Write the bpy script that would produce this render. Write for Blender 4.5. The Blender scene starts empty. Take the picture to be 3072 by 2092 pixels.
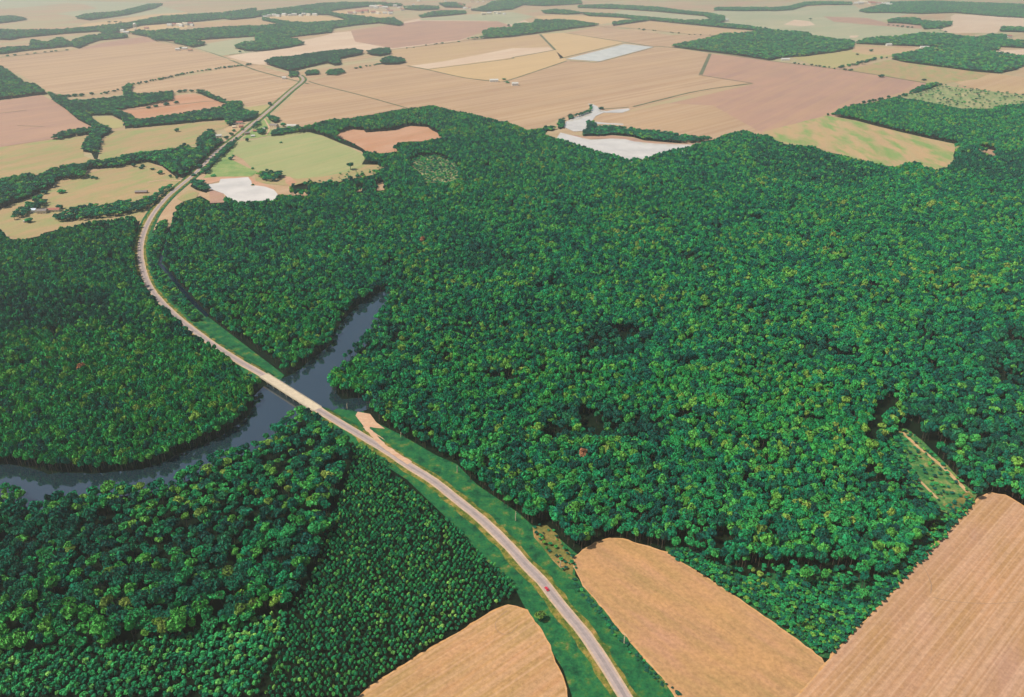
import bpy, math, random
import numpy as np
from mathutils import Vector
random.seed(7); rng = np.random.default_rng(11)
PI = math.pi
# ------------------------------------------------------------------ camera geometry
W0, H0 = 3072, 2092
F, YH, HC = 2400.0, -150.0, 420.0
CX, CY = W0/2, H0/2
TH = math.atan((CY-YH)/F); CT, ST = math.cos(TH), math.sin(TH)
def gp(px, py, z=0.0):
    x = (px-CX)/F; y = (py-CY)/F
    dx, dy, dz = x, CT-y*ST, -ST-y*CT
    t = (z-HC)/dz
    return (dx*t, dy*t)
def proj(x, y, z):
    zz = z-HC
    depth = y*CT - zz*ST
    up = y*ST + zz*CT
    return CX + F*x/depth, CY - F*up/depth
# crop frames in which the outlines were read
FR = {'T1':(0,0,2.261),'T2':(1000,0,2.261),'T3':(2000,0,2.168),'M1':(0,700,2.261),'M2':(1000,700,2.261),'M3':(2000,700,2.168),
      'B1':(0,1392,2.261),'B2':(1000,1392,2.261),'B3':(2000,1392,2.168),'F1':(0,0,3.026),'F2':(768,0,3.026),'F3':(1536,0,3.026),
      'F4':(2304,0,3.026),'G1':(0,240,3.026),'G2':(768,240,3.026),'G3':(1536,240,3.026),'G4':(2304,240,3.026),
      'Z5':(750,1050,5.2775),'Z6':(0,500,5.2775),'Z4':(600,150,5.2775),'V':(680,340,10.56),'P':(500,400,5.2775),'S':(0,0,1.0)}
def P(s):
    """'T1 10,20 30,40 M2 ...' -> list of photograph pixels"""
    out = []; fr = FR['S']
    for tok in s.split():
        if tok in FR: fr = FR[tok]
        else:
            a, b = tok.split(','); out.append((fr[0]+float(a)/fr[2], fr[1]+float(b)/fr[2]))
    return out
def G(s, z=0.0):
    return [gp(a, b, z) for a, b in (P(s) if isinstance(s, str) else s)]
# ------------------------------------------------------------------ scene helpers
SC = bpy.context.scene; COL = SC.collection
def link(o, parent=None):
    COL.objects.link(o)
    if parent is not None: o.parent = parent
    return o
def tag(o, label=None, cat=None, group=None, kind=None):
    if label: o['label'] = label
    if cat: o['category'] = cat
    if group: o['group'] = group
    if kind: o['kind'] = kind
    return o
def empty(name, loc, rz=0.0):
    o = bpy.data.objects.new(name, None); o.location = loc; o.rotation_euler = (0, 0, rz); o.empty_display_size = 1
    return link(o)
def mesh_obj(name, v, f, mats, parent=None, mi=None, smooth=False):
    m = bpy.data.meshes.new(name); m.from_pydata([tuple(a) for a in v], [], [tuple(a) for a in f])
    for mm in (mats if isinstance(mats, list) else [mats]): m.materials.append(mm)
    if mi is not None: m.polygons.foreach_set('material_index', np.array(mi, dtype=np.int32))
    if smooth: m.polygons.foreach_set('use_smooth', [True]*len(f))
    m.update()
    return link(bpy.data.objects.new(name, m), parent)
class MB:
    def __init__(s): s.v = []; s.f = []
    def box(s, x0, x1, y0, y1, z0, z1):
        n = len(s.v); s.v += [(x0,y0,z0),(x1,y0,z0),(x1,y1,z0),(x0,y1,z0),(x0,y0,z1),(x1,y0,z1),(x1,y1,z1),(x0,y1,z1)]
        s.f += [(n,n+3,n+2,n+1),(n+4,n+5,n+6,n+7),(n,n+1,n+5,n+4),(n+1,n+2,n+6,n+5),(n+2,n+3,n+7,n+6),(n+3,n,n+4,n+7)]; return s
    def tube(s, pts, rad, n=8, cap=True):
        base = len(s.v); pts = [Vector(p) for p in pts]
        for i, p in enumerate(pts):
            d = (pts[min(i+1, len(pts)-1)]-pts[max(i-1, 0)]).normalized()
            a = d.orthogonal().normalized() if abs(d.z) < .9 else Vector((1, 0, 0)); a = (a-d*a.dot(d)).normalized(); b = d.cross(a)
            for k in range(n):
                t = 2*PI*k/n; s.v.append(tuple(p+(a*math.cos(t)+b*math.sin(t))*rad[i]))
        for i in range(len(pts)-1):
            for k in range(n):
                s.f.append((base+i*n+k, base+i*n+(k+1) % n, base+(i+1)*n+(k+1) % n, base+(i+1)*n+k))
        if cap:
            s.f.append(tuple(base+k for k in range(n-1, -1, -1))); s.f.append(tuple(base+(len(pts)-1)*n+k for k in range(n)))
        return s
    def build(s, name, mat, parent=None, smooth=False): return mesh_obj(name, s.v, s.f, mat, parent, smooth=smooth)
# ------------------------------------------------------------------ materials
def newmat(name):
    m = bpy.data.materials.new(name); m.use_nodes = True; nt = m.node_tree; b = nt.nodes['Principled BSDF']
    return m, nt, b
def N(nt, t, **k):
    n = nt.nodes.new(t)
    for a, v in k.items(): setattr(n, a, v)
    return n
def mixc(nt, fac, a, b):
    n = N(nt, 'ShaderNodeMix', data_type='RGBA')
    for sock, val in ((0, fac), (6, a), (7, b)):
        if hasattr(val, 'links'): nt.links.new(val, n.inputs[sock])
        elif sock == 0: n.inputs[0].default_value = val
        else: n.inputs[sock].default_value = (*val, 1)
    return n.outputs[2]
def noise(nt, vec, scale, detail=3, rough=.55, lo=.35, hi=.65):
    n = N(nt, 'ShaderNodeTexNoise'); n.inputs['Scale'].default_value = scale; n.inputs['Detail'].default_value = detail; n.inputs['Roughness'].default_value = rough
    nt.links.new(vec, n.inputs['Vector'])
    r = N(nt, 'ShaderNodeMapRange'); r.inputs[1].default_value = lo; r.inputs[2].default_value = hi
    nt.links.new(n.outputs[0], r.inputs[0]); return r.outputs[0]
def mapped(nt, vec, ang=0.0, sx=1.0, sy=1.0, off=0.0):
    a = N(nt, 'ShaderNodeMapping'); a.vector_type = 'TEXTURE'; a.inputs['Rotation'].default_value = (0, 0, ang); a.inputs['Location'].default_value = (off, off*.7, 0)
    nt.links.new(vec, a.inputs[0])
    b = N(nt, 'ShaderNodeMapping'); b.inputs['Scale'].default_value = (sx, sy, 0.0); nt.links.new(a.outputs[0], b.inputs[0]); return b.outputs[0]
def plain(name, c, rough=.8, spec=.3, var=.25, sc=1.0, metal=0.0):
    m, nt, b = newmat(name); g = N(nt, 'ShaderNodeNewGeometry')
    f = noise(nt, g.outputs['Position'], sc)
    nt.links.new(mixc(nt, f, tuple(x*(1-var) for x in c), tuple(min(1, x*(1+var*.6)) for x in c)), b.inputs['Base Color'])
    b.inputs['Roughness'].default_value = rough; b.inputs['Specular IOR Level'].default_value = spec; b.inputs['Metallic'].default_value = metal
    return m
def field_mat(name, c1, c2, c3, ang=0.0, period=6.0, streak=.5, big=300.0, off=0.0, edge=None, fine=.5, c4=None, c4r=(.4, .68)):
    """c1/c2 broad patches, c3 rows and streaks along 'ang', optional c4 blotches"""
    m, nt, b = newmat(name); g = N(nt, 'ShaderNodeNewGeometry'); p = g.outputs['Position']
    q = mapped(nt, p, ang, 1.0, 1.0, off)
    f1 = noise(nt, mapped(nt, p, ang, 1/big, 2.2/big, off), 1.0, 4, .6, .38, .62)
    col = mixc(nt, f1, c1, c2)
    if c4:
        f4 = noise(nt, mapped(nt, p, ang+.2, 1.4/big, 4.5/big, off+31), 1.0, 5, .6, *c4r)
        col = mixc(nt, f4, col, c4)
    f2 = noise(nt, mapped(nt, p, ang, .002/period, 1/period, off), 1.0, 1, .5, .38, .66)
    mm = N(nt, 'ShaderNodeMath', operation='MULTIPLY'); mm.inputs[1].default_value = streak; nt.links.new(f2, mm.inputs[0])
    col = mixc(nt, mm.outputs[0], col, c3)
    f5 = noise(nt, mapped(nt, p, ang, .02/period, .25/period, off+77), 1.0, 3, .6, .42, .66)
    m5 = N(nt, 'ShaderNodeMath', operation='MULTIPLY'); m5.inputs[1].default_value = streak*.6; nt.links.new(f5, m5.inputs[0])
    col = mixc(nt, m5.outputs[0], col, tuple(x*.78 for x in c1))
    f3 = noise(nt, p, .35, 5, .75, .3, .7)
    hs = N(nt, 'ShaderNodeHueSaturation'); nt.links.new(col, hs.inputs['Color'])
    mr = N(nt, 'ShaderNodeMapRange'); mr.inputs[3].default_value = 1-.3*fine; mr.inputs[4].default_value = 1+.3*fine; nt.links.new(f3, mr.inputs[0]); nt.links.new(mr.outputs[0], hs.inputs['Value'])
    nt.links.new(hs.outputs[0], b.inputs['Base Color'])
    b.inputs['Roughness'].default_value = .95; b.inputs['Specular IOR Level'].default_value = .1
    return m
def grass_mat(name, stops, sc=.05, rough=.9):
    m, nt, b = newmat(name); g = N(nt, 'ShaderNodeNewGeometry'); p = g.outputs['Position']
    a = noise(nt, p, sc, 6, .7, .3, .7)
    r = N(nt, 'ShaderNodeValToRGB'); e = r.color_ramp.elements
    e[0].position = stops[0][0]; e[0].color = (*stops[0][1], 1); e[1].position = stops[-1][0]; e[1].color = (*stops[-1][1], 1)
    for q, c in stops[1:-1]: el = e.new(q); el.color = (*c, 1)
    nt.links.new(a, r.inputs[0])
    f3 = noise(nt, p, .6, 4, .7, .3, .7)
    hs = N(nt, 'ShaderNodeHueSaturation'); nt.links.new(r.outputs[0], hs.inputs['Color'])
    mr = N(nt, 'ShaderNodeMapRange'); mr.inputs[3].default_value = .7; mr.inputs[4].default_value = 1.3; nt.links.new(f3, mr.inputs[0]); nt.links.new(mr.outputs[0], hs.inputs['Value'])
    nt.links.new(hs.outputs[0], b.inputs['Base Color']); b.inputs['Roughness'].default_value = rough; b.inputs['Specular IOR Level'].default_value = .1
    return m
def leaf_mat(name, stops, patch=True, spread=.75):
    """crown colour: differs from tree to tree and drifts over the wood"""
    m, nt, b = newmat(name); oi = N(nt, 'ShaderNodeObjectInfo')
    r = N(nt, 'ShaderNodeValToRGB'); e = r.color_ramp.elements
    e[0].position = stops[0][0]; e[0].color = (*stops[0][1], 1); e[1].position = stops[-1][0]; e[1].color = (*stops[-1][1], 1)
    for q, c in stops[1:-1]: el = e.new(q); el.color = (*c, 1)
    fac = oi.outputs['Random']
    if patch:
        lo = noise(nt, oi.outputs['Location'], .012, 4, .65, .25, .75)
        mx = N(nt, 'ShaderNodeMix', data_type='FLOAT'); mx.inputs[0].default_value = spread
        lo2 = noise(nt, oi.outputs['Location'], .0045, 3, .6, .3, .7)
        m2 = N(nt, 'ShaderNodeMix', data_type='FLOAT'); m2.inputs[0].default_value = .4; nt.links.new(lo, m2.inputs[2]); nt.links.new(lo2, m2.inputs[3])
        nt.links.new(m2.outputs[0], mx.inputs[2]); nt.links.new(fac, mx.inputs[3])
        st = N(nt, 'ShaderNodeMapRange'); st.inputs[1].default_value = .18; st.inputs[2].default_value = .84; nt.links.new(mx.outputs[0], st.inputs[0]); fac = st.outputs[0]
    nt.links.new(fac, r.inputs[0])
    g = N(nt, 'ShaderNodeNewGeometry')
    f3 = noise(nt, g.outputs['Position'], .75, 4, .75, .34, .66)
    hs = N(nt, 'ShaderNodeHueSaturation'); nt.links.new(r.outputs[0], hs.inputs['Color'])
    mr = N(nt, 'ShaderNodeMapRange'); mr.inputs[3].default_value = .45; mr.inputs[4].default_value = 1.5; nt.links.new(f3, mr.inputs[0]); nt.links.new(mr.outputs[0], hs.inputs['Value'])
    nt.links.new(hs.outputs[0], b.inputs['Base Color']); b.inputs['Roughness'].default_value = .75; b.inputs['Specular IOR Level'].default_value = .15
    return m
def water_mat(name, c, rough=.03, bump=.15, sc=.25, ior=1.333):
    m, nt, b = newmat(name); g = N(nt, 'ShaderNodeNewGeometry'); p = g.outputs['Position']
    nt.links.new(mixc(nt, noise(nt, p, .02, 3), tuple(x*.88 for x in c), tuple(x*1.08 for x in c)), b.inputs['Base Color'])
    n = N(nt, 'ShaderNodeTexNoise'); n.inputs['Scale'].default_value = sc; n.inputs['Detail'].default_value = 3; nt.links.new(p, n.inputs['Vector'])
    bp = N(nt, 'ShaderNodeBump'); bp.inputs['Strength'].default_value = bump; bp.inputs['Distance'].default_value = .25; nt.links.new(n.outputs[0], bp.inputs['Height']); nt.links.new(bp.outputs[0], b.inputs['Normal'])
    b.inputs['Roughness'].default_value = rough; b.inputs['IOR'].default_value = ior
    return m
def angle_of(s):
    a = G(s); d = (a[1][0]-a[0][0], a[1][1]-a[0][1]); return math.atan2(d[1], d[0])

M = {}
TAN = (.39,.255,.15); TANP = (.34,.215,.135); TANY = (.41,.285,.15); RED = (.42,.21,.12); PALE = (.48,.36,.24)
GRN = (.26,.30,.13); GRN2 = (.20,.29,.12); DUSK = (.34,.235,.18)
AFAR = angle_of('S 2000,302 2245,251')
AFL = angle_of('T1 1180,515 1740,440')
ABR = angle_of('B3 1080,1220 1900,370'); ABL = angle_of('B2 180,1583 1180,970'); ABM = angle_of('B3 0,580 1000,1280')
M['ground'] = field_mat('ground_soil', TAN, TANP, PALE, AFAR, 30, .4, 900, 0, c4=(.28,.30,.16))
M['tan'] = field_mat('stubble_tan', TAN, TANP, PALE, AFAR, 16, .45, 420, 13)
M['tan2'] = field_mat('stubble_tan_warm', TANY, TAN, PALE, AFAR, 14, .35, 350, 57)
M['tanL'] = field_mat('stubble_tan_left', TAN, TANP, (.55,.42,.28), AFL, 16, .5, 380, 213)
M['pink'] = field_mat('stubble_pink', (.38,.225,.165), (.32,.195,.155), TAN, AFL, 12, .5, 240, 400)
M['red'] = field_mat('soil_red', RED, (.46,.27,.18), TANP, AFL, 10, .4, 200, 90)
M['yellow'] = field_mat('stubble_yellow', (.49,.345,.185), (.46,.32,.17), TANY, AFAR, 14, .3, 350, 91)
M['pale'] = field_mat('stubble_pale', (.56,.43,.32), (.5,.36,.26), PALE, AFAR, 14, .4, 300, 191)
M['greyg'] = field_mat('pasture_grey_green', (.30,.31,.19), (.38,.34,.22), (.28,.32,.2), AFAR, 30, .4, 500, 291)
M['green'] = field_mat('pasture_green', (.27,.29,.13), (.31,.31,.145), (.37,.30,.15), AFL, 14, .45, 180, 391, c4=(.23,.28,.115))
M['mixed'] = field_mat('pasture_mixed', (.38,.25,.135), (.34,.245,.13), (.28,.25,.12), AFL, 14, .5, 150, 491, c4=(.22,.27,.10), c4r=(.45, .65))
M['mixedR'] = field_mat('pasture_mottled', (.42,.28,.15), (.38,.265,.15), (.32,.28,.14), AFAR+.5, 16, .4, 190, 1291, c4=(.16,.27,.08), c4r=(.46, .6))
M['olive'] = field_mat('pasture_olive', (.34,.30,.13), (.37,.30,.14), (.26,.28,.12), AFAR, 14, .4, 160, 591)
M['scrub'] = field_mat('rough_ground', (.24,.27,.12), (.42,.33,.19), (.2,.27,.12), AFL, 6, .5, 90, 691, c4=(.12,.2,.07))
M['nearR'] = field_mat('stubble_right', (.40,.22,.115), (.35,.20,.13), (.54,.35,.24), ABR, 1.9, .45, 110, 791, fine=.7, c4=(.33,.19,.085))
M['nearL'] = field_mat('stubble_left', (.40,.23,.095), (.41,.215,.11), (.50,.30,.18), ABL, 2.4, .6, 60, 891, fine=.8, c4=(.30,.195,.075))
M['nearM'] = field_mat('stubble_middle', (.41,.23,.10), (.38,.205,.12), (.48,.26,.12), ABM, 2.3, .35, 60, 991, fine=.8, c4=(.30,.19,.08))
M['margin'] = field_mat('dry_margin', (.46,.24,.09), (.48,.27,.12), (.56,.38,.24), 0, 3, .4, 30, 17)
M['grass'] = grass_mat('verge_grass', [(0,(.005,.035,.018)),(.3,(.008,.075,.030)),(.55,(.014,.115,.038)),(.72,(.04,.125,.03)),(.88,(.12,.14,.04)),(1,(.22,.15,.06))], .09)
M['dry'] = grass_mat('dry_verge_grass', [(0,(.01,.07,.03)),(.3,(.05,.09,.015)),(.55,(.16,.15,.03)),(1,(.34,.2,.07))], .12)
M['brush'] = grass_mat('dry_brush', [(0,(.04,.09,.025)),(.45,(.16,.14,.04)),(1,(.40,.21,.09))], .05)
M['clear'] = grass_mat('clearing_grass', [(0,(.012,.08,.025)),(.35,(.03,.13,.04)),(.6,(.09,.18,.05)),(.8,(.2,.2,.07)),(1,(.36,.22,.1))], .08)
M['floor'] = grass_mat('forest_floor', [(0,(0.002,0.005,0.003)),(.6,(0.004,0.011,0.004)),(1,(0.010,0.020,0.006))], .08)  # near black: shade under the trees is put into the ground colour
M['grassf'] = grass_mat('far_grass', [(0,(.10,.2,.06)),(.5,(.2,.27,.09)),(1,(.34,.3,.14))], .02)
M['asphalt'] = field_mat('old_asphalt', (.33,.265,.245), (.38,.30,.275), (.28,.235,.23), 0, 3, .2, 25, 5, fine=.4)
M['asphalt2'] = field_mat('worn_asphalt', (.26,.215,.21), (.30,.245,.235), (.24,.20,.195), 0, 3, .3, 18, 7, fine=.5)
M['gravel'] = field_mat('gravel_shoulder', (.43,.30,.20), (.46,.34,.24), (.50,.38,.28), 0, 3, .4, 12, 3, fine=.6)
M['sand'] = field_mat('sandy_ground', (.48,.28,.18), (.50,.33,.22), (.56,.40,.28), 0, 3, .4, 14, 8, fine=.5)
M['dirt'] = field_mat('dirt_track', (.45,.34,.2), (.5,.38,.25), (.4,.34,.2), 0, 3, .4, 40, 6)
M['track'] = field_mat('dry_track', (.42,.27,.13), (.5,.33,.18), (.36,.26,.12), 0, 3, .4, 12, 9, fine=.8)
M['dirt2'] = plain('packed_soil', (.30,.19,.12), .95, .1, .15, .3)
M['ditch'] = grass_mat('ditch_growth', [(0,(.06,.09,.05)),(1,(.16,.16,.09))], .02)
M['river'] = water_mat('river_water', (.012,.026,.036), .02, .05, .6, 2.8)
M['ditchwater'] = water_mat('ditch_water', (.004,.010,.022), .2, .2, .5)
M['pond'] = water_mat('pond_water', (.60,.55,.50), .04, .03, .08, 1.45)  # pale base colour carries the reflected bright sky
M['paddy'] = water_mat('shallow_water', (.66,.64,.58), .08, .03, .2, 1.33)  # sky reflection painted into the base here as well
M['concrete'] = plain('bridge_concrete', (.50,.42,.31), .85, .2, .12, .3)
M['concrete_d'] = plain('pier_concrete', (.3,.27,.22), .9, .2, .2, .5)
M['white'] = plain('white_paint', (.68,.65,.58), .5, .4, .06)
M['cream'] = plain('cream_wall', (.6,.5,.36), .7, .3, .1)
M['brick'] = plain('brick_wall', (.3,.15,.1), .8, .2, .2)
M['metal'] = plain('sheet_metal_roof', (.50,.49,.45), .5, .4, .1)
M['shingle'] = plain('grey_shingle', (.22,.19,.18), .9, .2, .2)
M['redroof'] = plain('red_roof', (.34,.13,.10), .8, .2, .2)
M['bluetin'] = plain('blue_white_tin', (.55,.62,.72), .4, .5, .1)
M['glass'] = plain('dark_glass', (.03,.04,.05), .1, .6, .1)
M['door'] = plain('door_brown', (.14,.07,.04), .6, .3, .1)
M['bark'] = plain('bark', (.10,.075,.055), .9, .1, .3)
M['twig_shade'] = plain('twigs_painted_shade', (.012,.022,.012), .9, .1, .4)  # crown cores painted near black for the shade between leaves
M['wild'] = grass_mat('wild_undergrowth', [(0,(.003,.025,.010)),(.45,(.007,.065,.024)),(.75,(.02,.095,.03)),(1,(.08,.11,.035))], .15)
M['deadwood'] = plain('pale_dead_wood', (.50,.42,.28), .9, .1, .25)
M['carred'] = plain('red_car_paint', (.55,.03,.06), .25, .6, .05)
M['tyre'] = plain('tyre_rubber', (.02,.02,.02), .8, .2, .1)
M['lamp'] = plain('headlamp_glass', (.7,.7,.68), .1, .6, .05)
LS = [(0,(.003,.085,.066)),(.2,(.004,.145,.082)),(.42,(.009,.235,.092)),(.64,(.026,.30,.082)),(.82,(.068,.345,.066)),(.95,(.16,.37,.055)),(1,(.24,.34,.065))]
M['leaf'] = leaf_mat('broadleaf_foliage', LS, spread=.62)
M['leafd'] = leaf_mat('dark_foliage', [(0,(0.005,0.066,0.053)),(.6,(0.008,0.110,0.061)),(1,(0.018,0.161,0.063))])
M['leafl'] = leaf_mat('light_foliage', [(0,(.008,.20,.066)),(.4,(.018,.28,.072)),(.7,(.045,.34,.060)),(.92,(.10,.37,.055)),(1,(.20,.36,.055))])
M['pine'] = leaf_mat('pine_foliage', [(0,(0.008,0.142,0.068)),(.5,(0.018,0.265,0.091)),(.82,(0.056,0.354,0.084)),(1,(0.226,0.460,0.091))], spread=.7)
M['leaf_dark'] = leaf_mat('dark_green_leaves', [(0,(0.004,0.091,0.058)),(1,(0.008,0.140,0.066))], False)
M['leaf_mid'] = leaf_mat('green_leaves', [(0,(0.012,0.196,0.070)),(1,(0.027,0.266,0.070))], False)
M['leaf_light'] = leaf_mat('light_green_leaves', [(0,(0.042,0.294,0.055)),(1,(0.098,0.350,0.055))], False)
M['leaf_yellow'] = leaf_mat('yellow_green_leaves', [(0,(.10,.20,.035)),(1,(.17,.23,.045))], False)
M['leaf_rust'] = leaf_mat('rust_leaves', [(0,(.36,.15,.07)),(1,(.48,.24,.14))], False)
# ------------------------------------------------------------------ world, sun, haze
SUN = Vector((-.66, -.20, 1.0)).normalized()
el = math.asin(SUN.z); rot = math.atan2(SUN.x, SUN.y)
w = bpy.data.worlds.new('World'); SC.world = w; w.use_nodes = True; nt = w.node_tree
sky = nt.nodes.new('ShaderNodeTexSky'); sky.sky_type = 'NISHITA'; sky.sun_disc = False; sky.sun_elevation = el; sky.sun_rotation = rot
sky.dust_density = 2.0; sky.air_density = 1.0
nt.links.new(sky.outputs[0], nt.nodes['Background'].inputs[0]); nt.nodes['Background'].inputs[1].default_value = .09
ld = bpy.data.lights.new('sun', 'SUN'); ld.energy = 5.0; ld.angle = math.radians(1.5); ld.color = (1, .92, .78)
lo = bpy.data.objects.new('sun', ld); link(lo); lo.rotation_euler = SUN.to_track_quat('Z', 'Y').to_euler()
cam = bpy.data.cameras.new('camera'); cam.sensor_width = 36; cam.lens = 36*F/W0; cam.clip_end = 100000; cam.clip_start = 1
co = bpy.data.objects.new('camera', cam); link(co); co.location = (0, 0, HC); co.rotation_euler = (PI/2-TH, 0, 0); SC.camera = co
SC.view_settings.view_transform = 'Standard'; SC.view_settings.look = 'None'; SC.view_settings.exposure = 0.12; SC.view_settings.gamma = 1
SC.cycles.volume_bounces = 1; SC.cycles.max_bounces = 6
hm = bpy.data.materials.new('haze_air'); hm.use_nodes = True; nt = hm.node_tree; nt.nodes.clear()
pv = nt.nodes.new('ShaderNodeVolumePrincipled'); ou = nt.nodes.new('ShaderNodeOutputMaterial'); nt.links.new(pv.outputs[0], ou.inputs['Volume'])
pv.inputs['Density'].default_value = 8.5e-5; pv.inputs['Color'].default_value = (.84, .93, 1.0, 1); pv.inputs['Anisotropy'].default_value = .55
hz = MB().box(-30000, 30000, -3000, 32000, -3, 440).build('haze', hm); tag(hz, 'pale summer haze lying over the far fields', 'haze', kind='stuff')
# ------------------------------------------------------------------ flat sheets
def struct(o): o['kind'] = 'structure'; return o
def sheet(name, s, mat, z, parent=None):
    g = G(s)
    return struct(mesh_obj(name, [(a, b, z) for a, b in g], [tuple(range(len(g)))], mat, parent))
def spline(pts, step):
    """catmull-rom through 3-D points, resampled"""
    p = [Vector(a) for a in pts]; p = [p[0]*2-p[1]]+p+[p[-1]*2-p[-2]]; out = []
    for i in range(1, len(p)-2):
        n = max(2, int((p[i+1]-p[i]).length/step))
        for k in range(n):
            t = k/n; a, b, c, d = p[i-1], p[i], p[i+1], p[i+2]
            out.append(.5*((2*b)+(c-a)*t+(2*a-5*b+4*c-d)*t*t+(3*b-a-3*c+d)*t**3))
    out.append(p[-2]); return out
def ribbon(name, pts, offs, mat, smooth=False, wob=0.0):
    """offs: list of (side offset, z or None=point z, dz)"""
    v = []; n = len(offs)
    for i, p in enumerate(pts):
        d = pts[min(i+1, len(pts)-1)]-pts[max(i-1, 0)]; d.z = 0; d.normalize(); s = Vector((d.y, -d.x, 0))
        for k, (o, az, dz) in enumerate(offs):
            oo = o + (random.uniform(-wob, wob) if wob and k in (0, n-1) else 0)
            q = p+s*oo; v.append((q.x, q.y, az(p) if callable(az) else (p.z if az is None else az)+dz))
    f = []
    for i in range(len(pts)-1):
        for k in range(n-1): f.append((i*n+k, i*n+k+1, (i+1)*n+k+1, (i+1)*n+k))
    return struct(mesh_obj(name, v, f, mat, smooth=smooth))
def line(name, s, width, mat, z=.45, step=25):
    g = [Vector((a, b, z)) for a, b in G(s)]
    return ribbon(name, spline(g, step) if len(g) > 2 else g, [(-width/2, None, 0), (width/2, None, 0)], mat, wob=width*.12)
R = 40000
struct(mesh_obj('ground', [(-R,-3000,0),(R,-3000,0),(R,R,0),(-R,R,0)], [(0,1,2,3)], M['ground']))

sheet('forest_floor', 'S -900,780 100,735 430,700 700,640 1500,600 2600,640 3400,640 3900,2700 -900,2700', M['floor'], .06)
CAN = {}   # canopies: outline of the crowns as seen
BIG = ('G2 130,515 410,430 600,385 860,350 1040,320 1200,285 1430,250 1590,235 1760,275 1900,295 2100,340 2324,400 G3 140,460 300,440 310,450 290,500 '
 '390,530 640,600 860,660 950,690 1030,715 1200,710 1400,650 1590,600 1700,570 1830,545 1950,490 2100,450 2200,490 2324,500 G4 100,560 270,590 420,600 520,650 '
 '740,700 870,730 1080,790 1180,790 1250,760 1380,750 1410,790 1530,820 1640,790 1700,720 1690,650 1760,595 1450,530 1100,450 800,370 530,320 600,290 680,250 '
 '900,210 1200,150 1250,170 1560,220 1750,260 2040,260 2100,230 2324,220 2700,200 S 3300,1700 B3 2600,420 2324,275 2200,200 2110,185 2030,215 1900,370 1700,560 1450,850 1200,1100 '
 '1080,1220 980,1220 800,1090 600,950 350,800 150,670 0,580 B2 2100,560 1960,510 1870,505 1760,540 1660,610 1600,560 1530,470 1450,410 1350,410 1250,330 1190,310 1130,270 1060,210 '
 '970,140 920,110 850,20 M2 830,1540 720,1510 640,1470 560,1430 440,1370 380,1330 290,1270 230,1190 260,1120 200,1140 120,1120 0,1090 M1 2235,1090 2240,980 M2 0,930 20,890 60,840 130,750 250,640 '
 '310,540 350,470 400,370 370,385 280,420 160,500 60,600 0,700 M1 2261,745 2150,830 2000,950 1930,965 1900,920 1850,870 1700,760 1600,710 1470,620 1400,550 1310,450 1240,370 '
 '1160,270 1095,205 1110,110 1150,0 T1 1180,1480 1200,1420 1190,1400 1280,1350 1360,1330 1430,1370 1520,1370 1530,1330 1600,1365 1640,1370 1850,1360 1890,1320 1905,1320 2000,1330 2100,1305 1960,1300 1980,1250 '
 '2261,1240 G2 330,970 440,930 700,940 880,900 1080,860 1100,820 1220,775 1290,775 960,770 1000,700 960,650 900,625 780,580 600,505 480,478 130,520')
CAN['big'] = BIG
HOLES = ['G2 700,500 860,450 980,460 1000,480 1240,460 1400,420 1560,430 1600,460 1720,520 1500,560 1400,560 1300,570 1250,600 1310,650 1130,670 1000,650 960,620 850,560',
 'G2 1500,700 1400,740 1390,790 1500,850 1520,930 1560,960 1820,920 1850,820 1800,750 1640,690',
 'G2 1080,960 1150,930 1180,1000 1090,1010', 'G2 890,1000 960,975 990,1000 910,1025', 'G2 340,1050 440,1010 510,1025 440,1065',
 'G4 1870,610 2050,640 2100,700 2000,690 1900,640',
 'M3 1310,1345 1320,1220 1370,1130 1440,1080 1530,1078 1480,1110 1425,1160 1395,1230 1372,1345',
 'M3 1490,1275 1560,1275 1660,1350 1830,1518 B3 1930,130 2020,205 1985,255 1870,340 1760,300 1650,190 1560,90 M3 1500,1490 1470,1380',
 'B3 600,900 700,830 860,800 960,860 920,960 850,1010 740,1000 640,960',
 'T1 1200,1350 1280,1290 1350,1310 1330,1345 1240,1370', 'T1 1420,1290 1510,1310 1530,1375 1425,1380']
CAN['westbank'] = ('S -400,760 Z6 0,970 60,1080 170,1150 400,1150 600,1110 700,1040 880,1000 950,960 1250,920 1400,870 2111,800 T1 950,1500 M1 925,0 912,130 927,240 980,370 1080,480 1170,570 1280,650 1340,710 1430,750 '
 '1560,850 1640,930 1760,990 1785,1040 1720,1110 1720,1170 1690,1240 1600,1310 1500,1380 1400,1430 1200,1500 1130,1550 B1 960,40 800,55 640,70 400,60 330,75 290,55 200,30 60,5 0,10 S -400,1380')
CAN['strip'] = 'T1 1080,1500 1140,1490 M1 1125,0 1090,120 1055,200 1080,240 1160,320 1220,400 1290,480 1390,580 1430,630 1370,640 1300,610 1200,520 1120,430 1060,330 1015,200 1005,80 1040,0'
CAN['nearwood'] = ('S -300,1450 B1 0,120 130,110 150,190 155,270 280,240 340,195 480,195 640,170 700,150 880,140 1000,130 1180,90 1200,50 1330,0 M1 1350,1550 1480,1490 1600,1450 1750,1400 1860,1300 1950,1230 2030,1190 2120,1200 '
 '2240,1280 M2 0,1320 60,1350 100,1400 B2 100,0 60,100 B1 2260,300 2205,500 2165,700 2065,850 1915,1010 1600,1140 1200,1195 700,1270 350,1280 0,1310 S -300,1980')
CAN['pinesR'] = ('B2 120,0 80,100 10,300 B1 2190,500 2140,700 2040,860 1965,1000 1880,1300 1780,1583 S 760,2350 S 960,2240 B2 180,1570 300,1470 600,1280 870,1120 1030,1010 1190,930 1240,880 1220,800 1140,700 1010,620 930,530 860,430 720,340 620,230 480,120 370,40 M2 420,1580 300,1490 200,1430 130,1400')
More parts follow.
